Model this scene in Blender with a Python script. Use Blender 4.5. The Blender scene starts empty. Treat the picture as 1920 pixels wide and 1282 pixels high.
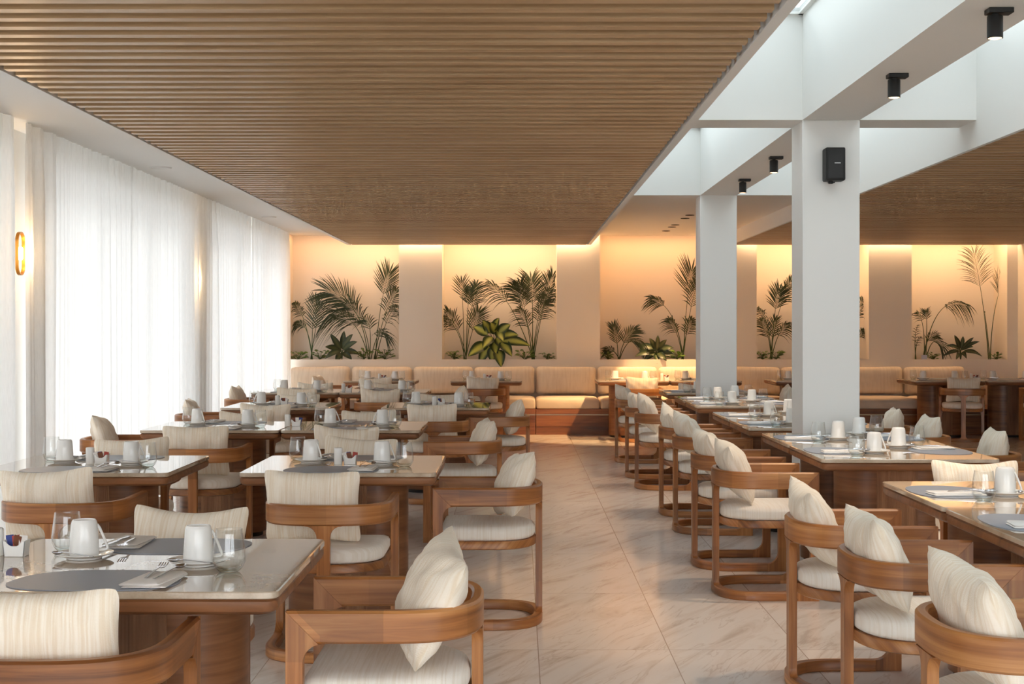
import bpy, bmesh, math, random
from mathutils import Vector, Matrix, Quaternion
PI = math.pi
random.seed(7)
scene = bpy.context.scene
COL = scene.collection

# ------------------------------------------------------------------ camera
F = 2700.0                        # focal length in pixels of the 1920 px frame
CAM_H = 1.42
cam_data = bpy.data.cameras.new('camera')
cam = bpy.data.objects.new('camera', cam_data)
COL.objects.link(cam)
cam.location = (0, 0, CAM_H)
cam.rotation_euler = (PI / 2, 0, 0)
cam_data.sensor_width = 36.0
cam_data.lens = 36.0 * F / 1920
cam_data.shift_x = -13 / 1920
cam_data.shift_y = -25 / 1920
cam_data.clip_start = 0.05
cam_data.clip_end = 200
scene.camera = cam

# ------------------------------------------------------------------ world + exposure
world = bpy.data.worlds.new('overcast_sky')
scene.world = world
world.use_nodes = True
wn = world.node_tree.nodes
bg = wn['Background']
bg.inputs[0].default_value = (0.96, 0.985, 1.0, 1)
bg.inputs[1].default_value = 3.7
scene.view_settings.view_transform = 'Standard'
scene.view_settings.look = 'None'
scene.view_settings.gamma = 1.0
scene.view_settings.use_curve_mapping = False
scene.view_settings.exposure = 0.9
cy = scene.cycles
cy.max_bounces = 10
cy.diffuse_bounces = 6
cy.glossy_bounces = 4
cy.transmission_bounces = 6
cy.transparent_max_bounces = 16
cy.caustics_reflective = False
cy.caustics_refractive = False
cy.sample_clamp_indirect = 6.0
cy.use_denoising = True
cy.use_adaptive_sampling = True
cy.adaptive_threshold = 0.015


def rgb(r, g, b):
    f = lambda c: (c / 255 / 12.92) if c / 255 <= 0.04045 else ((c / 255 + 0.055) / 1.055) ** 2.4
    return (f(r), f(g), f(b), 1)


WARM = (1.0, 0.49, 0.20)
WARM2 = (1.0, 0.66, 0.36)


def light_area(name, loc, sx, sy, power, color, rot=(0, 0, 0), spread=PI):
    d = bpy.data.lights.new(name, 'AREA')
    d.shape = 'RECTANGLE'
    d.size, d.size_y = sx, sy
    d.energy = power
    d.color = color
    d.spread = spread
    o = bpy.data.objects.new(name, d)
    COL.objects.link(o)
    o.location = loc
    o.rotation_euler = rot
    return o


sun_d = bpy.data.lights.new('hazy_sun', 'SUN')
sun_d.energy = 1.4
sun_d.angle = math.radians(14)
sun_d.color = (1.0, 0.98, 0.95)
sun_o = bpy.data.objects.new('hazy_sun', sun_d)
COL.objects.link(sun_o)
sun_o.rotation_euler = Vector((0.85, -0.9, -0.5)).to_track_quat('-Z', 'Y').to_euler()

# sky portals (guide sampling of the sky through the modelled openings; they add no light)
def portal(loc, sx, sy, rot):
    o = light_area('sky_portal', loc, sx, sy, 1, (1, 1, 1), rot)
    o.data.cycles.is_portal = True
    return o


SKY_Z = 3.45
WELLS = [(1.01, 1.836), (2.206, 2.96)]
WELL_Y = [(-1.2, 4.06), (4.43, 9.32), (9.69, 14.58)]
for (xa, xb) in WELLS:
    for (ya, yb) in WELL_Y:
        portal(((xa + xb) / 2, (ya + yb) / 2, SKY_Z + 0.06), xb - xa, yb - ya, (0, 0, 0))
for (ya, yb) in [(-1.5, 9.3), (9.9, 14.45), (15.1, 20.3)]:
    portal((-3.62, (ya + yb) / 2, 1.38), 2.75, yb - ya, (0, -PI / 2, 0))

for (xa, xb) in [(-3.3, 1.6), (2.0, 6.8)]:  # portals for the added windows behind the camera
    portal(((xa + xb) / 2, -2.75, 1.475), xb - xa, 2.15, (PI / 2, 0, PI))

# niche LED strips and the cove strip behind the slatted panels
NICHES = [(-3.28, -1.696), (-1.085, 0.535), (1.146, 2.745), (3.36, 4.945), (5.55, 6.90)]
PIER_Y, NICHE_Y, SILL = 20.35, 20.92, 0.985
NPOW = [3.6, 3.5, 5.2, 4.1, 3.3]
for i, (xa, xb) in enumerate(NICHES):
    w = xb - xa - 0.1
    light_area('niche_led_strip', ((xa + xb) / 2, 20.56, 2.755), w, 0.22, NPOW[i], WARM, (math.radians(8), 0, 0))
light_area('cove_led_strip', (-0.66, 20.285, 2.755), 3.5, 0.03, 13, WARM2, (math.radians(14), 0, 0))
light_area('cove_led_strip', (5.0, 20.285, 2.755), 3.9, 0.03, 13, WARM2, (math.radians(14), 0, 0))

# ------------------------------------------------------------------ materials
def newmat(name):
    m = bpy.data.materials.new(name)
    m.use_nodes = True
    return m, m.node_tree.nodes, m.node_tree.links, m.node_tree.nodes['Principled BSDF']


def simple(name, color, rough=0.5, metal=0.0, spec=0.5, bump=0, bscale=50):
    m, n, l, p = newmat(name)
    p.inputs['Base Color'].default_value = color
    p.inputs['Roughness'].default_value = rough
    p.inputs['Metallic'].default_value = metal
    p.inputs['Specular IOR Level'].default_value = spec
    if bump:
        tc = n.new('ShaderNodeTexCoord')
        t = n.new('ShaderNodeTexNoise')
        t.inputs['Scale'].default_value = bscale
        t.inputs['Detail'].default_value = 4
        b = n.new('ShaderNodeBump')
        b.inputs['Strength'].default_value = bump
        b.inputs['Distance'].default_value = 0.002
        l.new(tc.outputs['Object'], t.inputs['Vector'])
        l.new(t.outputs['Fac'], b.inputs['Height'])
        l.new(b.outputs[0], p.inputs['Normal'])
    return m


def wood(name, c_dark, c_mid, c_light, rough=0.38, su=1.6, sv=38, bump=0.12, groove=0, spec=0.5, segs=0):
    """grain runs along U of the UV map (metres)"""
    m, n, l, p = newmat(name)
    uv = n.new('ShaderNodeUVMap')
    info = n.new('ShaderNodeObjectInfo')
    add = n.new('ShaderNodeVectorMath'); add.operation = 'ADD'
    sc = n.new('ShaderNodeVectorMath'); sc.operation = 'SCALE'
    sc.inputs[0].default_value = (7.3, 3.1, 5.7)
    l.new(info.outputs['Random'], sc.inputs['Scale'])
    l.new(uv.outputs[0], add.inputs[0])
    l.new(sc.outputs[0], add.inputs[1])
    mp = n.new('ShaderNodeMapping')
    mp.inputs['Scale'].default_value = (su, sv, 1)
    l.new(add.outputs[0], mp.inputs['Vector'])
    t1 = n.new('ShaderNodeTexNoise')
    t1.inputs['Scale'].default_value = 1.0
    t1.inputs['Detail'].default_value = 6
    t1.inputs['Roughness'].default_value = 0.6
    t1.inputs['Distortion'].default_value = 0.6
    l.new(mp.outputs[0], t1.inputs['Vector'])
    mp2 = n.new('ShaderNodeMapping')
    mp2.inputs['Scale'].default_value = (0.9, 7, 1)
    l.new(add.outputs[0], mp2.inputs['Vector'])
    t2 = n.new('ShaderNodeTexNoise')
    t2.inputs['Scale'].default_value = 1.0
    t2.inputs['Detail'].default_value = 3
    t2.inputs['Distortion'].default_value = 1.2
    l.new(mp2.outputs[0], t2.inputs['Vector'])
    mx = n.new('ShaderNodeMix'); mx.data_type = 'FLOAT'
    mx.inputs[0].default_value = 0.45
    l.new(t1.outputs['Fac'], mx.inputs[2]); l.new(t2.outputs['Fac'], mx.inputs[3])
    cr = n.new('ShaderNodeValToRGB')
    cr.color_ramp.elements[0].position = 0.33; cr.color_ramp.elements[0].color = c_dark
    cr.color_ramp.elements[1].position = 0.66; cr.color_ramp.elements[1].color = c_light
    e = cr.color_ramp.elements.new(0.5); e.color = c_mid
    l.new(mx.outputs[0], cr.inputs[0])
    hsv = n.new('ShaderNodeHueSaturation')
    mr = n.new('ShaderNodeMapRange')
    mr.inputs[3].default_value = 0.86; mr.inputs[4].default_value = 1.14
    l.new(info.outputs['Random'], mr.inputs[0])
    if segs:
        sx = n.new('ShaderNodeSeparateXYZ'); l.new(add.outputs[0], sx.inputs[0])
        m1 = n.new('ShaderNodeMath'); m1.operation = 'MULTIPLY'; m1.inputs[1].default_value = segs; l.new(sx.outputs[0], m1.inputs[0])
        m2 = n.new('ShaderNodeMath'); m2.operation = 'FLOOR'; l.new(m1.outputs[0], m2.inputs[0])
        wn_ = n.new('ShaderNodeTexWhiteNoise'); wn_.noise_dimensions = '1D'; l.new(m2.outputs[0], wn_.inputs['W'])
        m3 = n.new('ShaderNodeMapRange'); m3.inputs[3].default_value = 0.82; m3.inputs[4].default_value = 1.16; l.new(wn_.outputs['Value'], m3.inputs[0])
        m4 = n.new('ShaderNodeMath'); m4.operation = 'MULTIPLY'; l.new(m3.outputs[0], m4.inputs[0]); l.new(mr.outputs[0], m4.inputs[1])
        l.new(m4.outputs[0], hsv.inputs['Value'])
    else:
        l.new(mr.outputs[0], hsv.inputs['Value'])
    l.new(cr.outputs[0], hsv.inputs['Color'])
    l.new(hsv.outputs[0], p.inputs['Base Color'])
    p.inputs['Roughness'].default_value = rough
    p.inputs['Specular IOR Level'].default_value = spec
    b = n.new('ShaderNodeBump')
    b.inputs['Strength'].default_value = bump
    b.inputs['Distance'].default_value = 0.001
    l.new(t1.outputs['Fac'], b.inputs['Height'])
    last = b
    if groove:
        w = n.new('ShaderNodeTexWave')
        w.wave_type = 'BANDS'; w.bands_direction = 'Y'
        w.inputs['Scale'].default_value = groove
        b2 = n.new('ShaderNodeBump')
        b2.inputs['Strength'].default_value = 0.5
        b2.inputs['Distance'].default_value = 0.002
        l.new(uv.outputs[0], w.inputs['Vector'])
        l.new(w.outputs['Fac'], b2.inputs['Height'])
        l.new(b.outputs[0], b2.inputs['Normal'])
        last = b2
    l.new(last.outputs[0], p.inputs['Normal'])
    return m


def fabric(name, c1, c2, stripes=55, rough=0.9, bump=0.5):
    m, n, l, p = newmat(name)
    uv = n.new('ShaderNodeUVMap')
    info = n.new('ShaderNodeObjectInfo')
    add = n.new('ShaderNodeVectorMath'); add.operation = 'ADD'
    l.new(uv.outputs[0], add.inputs[0])
    sc = n.new('ShaderNodeVectorMath'); sc.operation = 'SCALE'
    sc.inputs[0].default_value = (3.3, 5.1, 1.7)
    l.new(info.outputs['Random'], sc.inputs['Scale'])
    l.new(sc.outputs[0], add.inputs[1])
    mp = n.new('ShaderNodeMapping'); mp.inputs['Scale'].default_value = (stripes * 2.2, 5.0, 1)
    l.new(add.outputs[0], mp.inputs['Vector'])
    t = n.new('ShaderNodeTexNoise'); t.inputs['Scale'].default_value = 1; t.inputs['Detail'].default_value = 3
    l.new(mp.outputs[0], t.inputs['Vector'])
    mp2 = n.new('ShaderNodeMapping'); mp2.inputs['Scale'].default_value = (330, 260, 1)
    l.new(add.outputs[0], mp2.inputs['Vector'])
    t2 = n.new('ShaderNodeTexNoise'); t2.inputs['Scale'].default_value = 1; t2.inputs['Detail'].default_value = 2
    l.new(mp2.outputs[0], t2.inputs['Vector'])
    cr = n.new('ShaderNodeValToRGB')
    cr.color_ramp.elements[0].position = 0.36; cr.color_ramp.elements[0].color = c1
    cr.color_ramp.elements[1].position = 0.58; cr.color_ramp.elements[1].color = c2
    l.new(t.outputs['Fac'], cr.inputs[0])
    l.new(cr.outputs[0], p.inputs['Base Color'])
    mx = n.new('ShaderNodeMath'); mx.operation = 'ADD'
    l.new(t.outputs['Fac'], mx.inputs[0]); l.new(t2.outputs['Fac'], mx.inputs[1])
    b = n.new('ShaderNodeBump'); b.inputs['Strength'].default_value = bump; b.inputs['Distance'].default_value = 0.0025
    l.new(mx.outputs[0], b.inputs['Height'])
    l.new(b.outputs[0], p.inputs['Normal'])
    p.inputs['Roughness'].default_value = rough
    p.inputs['Specular IOR Level'].default_value = 0.15
    p.inputs['Sheen Weight'].default_value = 0.15
    return m


M = {}
M['paint'] = simple('white_wall_paint', rgb(232, 231, 228), 0.75, spec=0.25, bump=0.05, bscale=90)
M['plaster'] = simple('warm_niche_plaster', rgb(235, 226, 213), 0.85, spec=0.2, bump=0.12, bscale=40)
M['black'] = simple('matte_black', rgb(10, 10, 11), 0.5)
M['blackback'] = simple('black_backing', rgb(3, 3, 3), 0.9, spec=0.1)
M['slat'] = wood('ceiling_slat_wood', rgb(180, 141, 98), rgb(196, 159, 116), rgb(211, 176, 134), 0.38, 0.7, 26, 0.03, spec=0.6)
M['chairwood'] = wood('teak_chair_wood', rgb(108, 64, 34), rgb(164, 105, 57), rgb(200, 143, 87), 0.34, segs=4.3)
M['tablewood'] = wood('oak_table_wood', rgb(90, 54, 30), rgb(132, 86, 53), rgb(160, 110, 72), 0.4, 1.6, 30, 0.2)
M['reedwood'] = wood('reeded_oak', rgb(104, 66, 38), rgb(142, 98, 64), rgb(168, 122, 84), 0.5, 1.6, 30, 0.2, groove=30)
M['benchwood'] = wood('bench_wood', rgb(92, 51, 22), rgb(136, 82, 40), rgb(166, 106, 58), 0.36)
M['cushion'] = fabric('cream_woven_cushion', rgb(236, 220, 196), rgb(247, 237, 221), stripes=70)
M['seat'] = fabric('cream_seat_fabric', rgb(236, 226, 212), rgb(244, 237, 227), stripes=80, bump=0.25)
M['bench'] = fabric('beige_bench_fabric', rgb(220, 204, 184), rgb(228, 213, 194), stripes=30, bump=0.2)
M['ceramic'] = simple('white_ceramic', rgb(240, 239, 236), 0.12)
M['napkin'] = simple('white_napkin_cloth', rgb(238, 234, 230), 0.85, spec=0.2, bump=0.4, bscale=400)
M['mat'] = simple('grey_placemat', rgb(150, 156, 168), 0.42, spec=0.5, bump=0.2, bscale=300)
M['steel'] = simple('polished_steel', rgb(200, 200, 204), 0.14, metal=1.0)
M['brass'] = simple('aged_brass', rgb(150, 105, 45), 0.3, metal=1.0)
M['strip'] = simple('metal_strip', rgb(190, 170, 140), 0.3, metal=0.8)
M['frame'] = simple('grey_window_frame', rgb(150, 150, 146), 0.5)
M['soil'] = simple('potting_soil', rgb(52, 40, 30), 0.95, bump=0.8, bscale=60)
M['stem'] = simple('plant_stem_green', rgb(62, 80, 38), 0.6)
M['speakergrille'] = simple('speaker_black', rgb(12, 12, 13), 0.6, bump=0.4, bscale=600)
M['badge'] = simple('silver_badge', rgb(210, 210, 212), 0.4)
M['tag'] = simple('pale_plant_tag', rgb(200, 205, 225), 0.6)
M['pk_blue'] = simple('blue_sugar_paper', rgb(60, 74, 140), 0.7)
M['pk_brown'] = simple('brown_sugar_paper', rgb(120, 70, 45), 0.7)
M['pk_red'] = simple('red_sugar_paper', rgb(170, 70, 60), 0.7)
M['pk_white'] = simple('white_sugar_paper', rgb(232, 226, 220), 0.7)
M['paving'] = simple('pale_terrace_paving', rgb(150, 148, 142), 0.8, bump=0.2, bscale=8)


def m_stone():
    m, n, l, p = newmat('beige_stone_top')
    tc = n.new('ShaderNodeTexCoord')
    t = n.new('ShaderNodeTexNoise'); t.inputs['Scale'].default_value = 5; t.inputs['Detail'].default_value = 8; t.inputs['Distortion'].default_value = 0.8
    g = n.new('ShaderNodeTexNoise'); g.inputs['Scale'].default_value = 180; g.inputs['Detail'].default_value = 2
    l.new(tc.outputs['Object'], t.inputs['Vector']); l.new(tc.outputs['Object'], g.inputs['Vector'])
    mx = n.new('ShaderNodeMix'); mx.data_type = 'FLOAT'; mx.inputs[0].default_value = 0.15
    l.new(t.outputs['Fac'], mx.inputs[2]); l.new(g.outputs['Fac'], mx.inputs[3])
    cr = n.new('ShaderNodeValToRGB')
    cr.color_ramp.elements[0].position = 0.35; cr.color_ramp.elements[0].color = rgb(172, 152, 130)
    cr.color_ramp.elements[1].position = 0.62; cr.color_ramp.elements[1].color = rgb(204, 188, 168)
    l.new(mx.outputs[0], cr.inputs[0]); l.new(cr.outputs[0], p.inputs['Base Color'])
    p.inputs['Roughness'].default_value = 0.04
    p.inputs['IOR'].default_value = 1.6
    p.inputs['Coat Weight'].default_value = 0.6
    p.inputs['Coat Roughness'].default_value = 0.02
    return m


M['stone'] = m_stone()
M['stone'].name = 'polished_beige_stone'


def m_floor():
    m, n, l, p = newmat('marble_floor_tiles')
    geo = n.new('ShaderNodeNewGeometry')
    sep = n.new('ShaderNodeSeparateXYZ'); l.new(geo.outputs['Position'], sep.inputs[0])

    def math_(op, a, b=None):
        k = n.new('ShaderNodeMath'); k.operation = op
        for i, v in enumerate((a, b)):
            if v is None: continue
            if isinstance(v, (int, float)): k.inputs[i].default_value = v
            else: l.new(v, k.inputs[i])
        return k.outputs[0]
    TX, TY = 0.58, 1.36
    gx = math_('DIVIDE', math_('SUBTRACT', sep.outputs[0], 0.665), TX)
    gy = math_('DIVIDE', math_('SUBTRACT', sep.outputs[1], 7.73), TY)
    ix = math_('FLOOR', gx); iy = math_('FLOOR', gy)
    fx = math_('FRACT', gx); fy = math_('FRACT', gy)
    ex = math_('MULTIPLY', math_('MINIMUM', fx, math_('SUBTRACT', 1.0, fx)), TX)
    ey = math_('MULTIPLY', math_('MINIMUM', fy, math_('SUBTRACT', 1.0, fy)), TY)
    joint = math_('LESS_THAN', math_('MINIMUM', ex, ey), 0.0022)
    cmb = n.new('ShaderNodeCombineXYZ'); l.new(ix, cmb.inputs[0]); l.new(iy, cmb.inputs[1])
    wnz = n.new('ShaderNodeTexWhiteNoise'); wnz.noise_dimensions = '3D'; l.new(cmb.outputs[0], wnz.inputs['Vector'])
    off = n.new('ShaderNodeVectorMath'); off.operation = 'SCALE'; l.new(wnz.outputs['Color'], off.inputs[0]); off.inputs['Scale'].default_value = 20
    ad = n.new('ShaderNodeVectorMath'); ad.operation = 'ADD'; l.new(geo.outputs['Position'], ad.inputs[0]); l.new(off.outputs[0], ad.inputs[1])
    mp = n.new('ShaderNodeMapping'); mp.inputs['Scale'].default_value = (0.7, 4.2, 1)
    rt = n.new('ShaderNodeMapping'); rt.inputs['Rotation'].default_value = (0, 0, math.radians(-62)); l.new(ad.outputs[0], rt.inputs['Vector'])
    l.new(rt.outputs[0], mp.inputs['Vector'])
    t = n.new('ShaderNodeTexNoise'); t.inputs['Scale'].default_value = 1.3; t.inputs['Detail'].default_value = 9; t.inputs['Roughness'].default_value = 0.62; t.inputs['Distortion'].default_value = 1.3
    l.new(mp.outputs[0], t.inputs['Vector'])
    cr = n.new('ShaderNodeValToRGB')
    e = cr.color_ramp.elements
    e[0].position = 0.34; e[0].color = rgb(204, 191, 180)
    e[1].position = 0.72; e[1].color = rgb(231, 225, 219)
    a = e.new(0.40); a.color = rgb(219, 208, 199)
    b = e.new(0.50); b.color = rgb(230, 223, 217)
    l.new(t.outputs['Fac'], cr.inputs[0])
    # thin veins
    mp2 = n.new('ShaderNodeMapping'); mp2.inputs['Scale'].default_value = (0.9, 7.0, 1)
    rt = n.new('ShaderNodeMapping'); rt.inputs['Rotation'].default_value = (0, 0, math.radians(-66)); l.new(ad.outputs[0], rt.inputs['Vector'])
    l.new(rt.outputs[0], mp2.inputs['Vector'])
    t2 = n.new('ShaderNodeTexNoise'); t2.inputs['Scale'].default_value = 1.6; t2.inputs['Detail'].default_value = 7; t2.inputs['Distortion'].default_value = 1.0
    l.new(mp2.outputs[0], t2.inputs['Vector'])
    v = math_('ABSOLUTE', math_('SUBTRACT', t2.outputs['Fac'], 0.42))
    vr = n.new('ShaderNodeMapRange'); vr.inputs[1].default_value = 0.0; vr.inputs[2].default_value = 0.018; vr.inputs[3].default_value = 0.5; vr.inputs[4].default_value = 0.0
    l.new(v, vr.inputs[0])
    mxv = n.new('ShaderNodeMix'); mxv.data_type = 'RGBA'
    l.new(vr.outputs[0], mxv.inputs[0]); l.new(cr.outputs[0], mxv.inputs[6]); mxv.inputs[7].default_value = rgb(190, 172, 158)
    hs = n.new('ShaderNodeHueSaturation'); mr = n.new('ShaderNodeMapRange'); mr.inputs[3].default_value = 0.94; mr.inputs[4].default_value = 1.05
    l.new(wnz.outputs['Value'], mr.inputs[0]); l.new(mr.outputs[0], hs.inputs['Value']); l.new(mxv.outputs[2], hs.inputs['Color'])
    mj = n.new('ShaderNodeMix'); mj.data_type = 'RGBA'
    l.new(joint, mj.inputs[0]); l.new(hs.outputs[0], mj.inputs[6]); mj.inputs[7].default_value = rgb(176, 160, 148)
    l.new(mj.outputs[2], p.inputs['Base Color'])
    p.inputs['Roughness'].default_value = 0.17
    p.inputs['Specular IOR Level'].default_value = 0.45
    return m


M['floor'] = m_floor()


def m_curtain():
    m, n, l, p = newmat('sheer_white_curtain')
    out = n['Material Output']
    uv = n.new('ShaderNodeUVMap')
    mp = n.new('ShaderNodeMapping'); mp.inputs['Scale'].default_value = (500, 14, 1)
    l.new(uv.outputs[0], mp.inputs['Vector'])
    t = n.new('ShaderNodeTexNoise'); t.inputs['Scale'].default_value = 1; t.inputs['Detail'].default_value = 2
    l.new(mp.outputs[0], t.inputs['Vector'])
    cr = n.new('ShaderNodeValToRGB')
    cr.color_ramp.elements[0].position = 0.3; cr.color_ramp.elements[0].color = (0.86, 0.86, 0.85, 1)
    cr.color_ramp.elements[1].position = 0.6; cr.color_ramp.elements[1].color = (0.93, 0.93, 0.92, 1)
    l.new(t.outputs['Fac'], cr.inputs[0])
    d = n.new('ShaderNodeBsdfDiffuse'); tr = n.new('ShaderNodeBsdfTranslucent')
    l.new(cr.outputs[0], d.inputs[0]); l.new(cr.outputs[0], tr.inputs[0])
    mx = n.new('ShaderNodeMixShader'); mx.inputs[0].default_value = 0.245
    l.new(d.outputs[0], mx.inputs[1]); l.new(tr.outputs[0], mx.inputs[2])
    l.new(mx.outputs[0], out.inputs[0])
    n.remove(p)
    return m


M['curtain'] = m_curtain()


def m_frost():
    m, n, l, p = newmat('frosted_glass')
    tr = n.new('ShaderNodeBsdfTranslucent'); tr.inputs[0].default_value = (0.75, 0.74, 0.72, 1)
    l.new(tr.outputs[0], n['Material Output'].inputs[0]); n.remove(p)
    return m


M['frost'] = m_frost()


def m_glass(name, tint, refl=1.0):
    m, n, l, p = newmat(name)
    out = n['Material Output']
    tr = n.new('ShaderNodeBsdfTransparent'); tr.inputs[0].default_value = tint
    g = n.new('ShaderNodeBsdfGlossy'); g.inputs['Roughness'].default_value = 0.02
    fr = n.new('ShaderNodeLayerWeight'); fr.inputs[0].default_value = 0.5
    pw = n.new('ShaderNodeMath'); pw.operation = 'POWER'; pw.inputs[1].default_value = 4.0
    l.new(fr.outputs['Facing'], pw.inputs[0])
    k = n.new('ShaderNodeMath'); k.operation = 'MULTIPLY_ADD'; k.inputs[1].default_value = 0.75 * refl; k.inputs[2].default_value = 0.045 * refl
    k.use_clamp = True
    l.new(pw.outputs[0], k.inputs[0])
    mx = n.new('ShaderNodeMixShader')
    l.new(k.outputs[0], mx.inputs[0]); l.new(tr.outputs[0], mx.inputs[1]); l.new(g.outputs[0], mx.inputs[2])
    l.new(mx.outputs[0], out.inputs[0])
    n.remove(p)
    return m


M['glass'] = m_glass('clear_drinking_glass', (0.985, 0.992, 0.99, 1), 1.2)
M['glassbase'] = m_glass('thick_glass_base', (0.86, 0.92, 0.905, 1), 1.6)
M['skypane'] = m_glass('tinted_skylight_glass', (0.545, 0.58, 0.59, 1), 0.6)
M['pane'] = m_glass('window_glass', (0.955, 0.965, 0.975, 1), 0.6)


def m_emit(name, color, s):
    m, n, l, p = newmat(name)
    p.inputs['Base Color'].default_value = color
    p.inputs['Emission Color'].default_value = color
    p.inputs['Emission Strength'].default_value = s
    return m


M['bulb'] = m_emit('warm_bulb', (1, 0.74, 0.42, 1), 22)
M['lens'] = m_emit('spotlight_lens', (1, 0.66, 0.34, 1), 2.6)


def m_leaf(name, edge, mid, rough=0.45, band=(0.25, 0.75)):
    m, n, l, p = newmat(name)
    uv = n.new('ShaderNodeUVMap')
    sep = n.new('ShaderNodeSeparateXYZ'); l.new(uv.outputs[0], sep.inputs[0])
    cr = n.new('ShaderNodeValToRGB')
    e = cr.color_ramp.elements
    e[0].position = band[0]; e[0].color = edge
    e[1].position = band[1]; e[1].color = mid
    t = n.new('ShaderNodeTexNoise'); t.inputs['Scale'].default_value = 14; t.inputs['Detail'].default_value = 3
    mp = n.new('ShaderNodeMapping'); mp.inputs['Scale'].default_value = (1, 2, 1)
    l.new(uv.outputs[0], mp.inputs[0]); l.new(mp.outputs[0], t.inputs['Vector'])
    a = n.new('ShaderNodeMath'); a.operation = 'MULTIPLY_ADD'; a.inputs[1].default_value = 0.7; a.inputs[2].default_value = -0.35
    l.new(t.outputs['Fac'], a.inputs[0])
    b = n.new('ShaderNodeMath'); b.operation = 'ADD'
    l.new(a.outputs[0], b.inputs[0]); l.new(sep.outputs[0], b.inputs[1])
    l.new(b.outputs[0], cr.inputs[0]); l.new(cr.outputs[0], p.inputs['Base Color'])
    p.inputs['Roughness'].default_value = rough
    return m


M['palm'] = m_leaf('dark_palm_leaf', rgb(30, 42, 18), rgb(50, 66, 30))
M['dief'] = m_leaf('variegated_leaf', rgb(30, 54, 18), rgb(176, 180, 84), band=(0.36, 0.8))
M['dracaena'] = m_leaf('dull_green_leaf', rgb(34, 50, 28), rgb(78, 88, 56), band=(0.3, 0.9))
M['herb'] = m_leaf('fresh_green_leaf', rgb(52, 78, 24), rgb(96, 124, 44))


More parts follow.
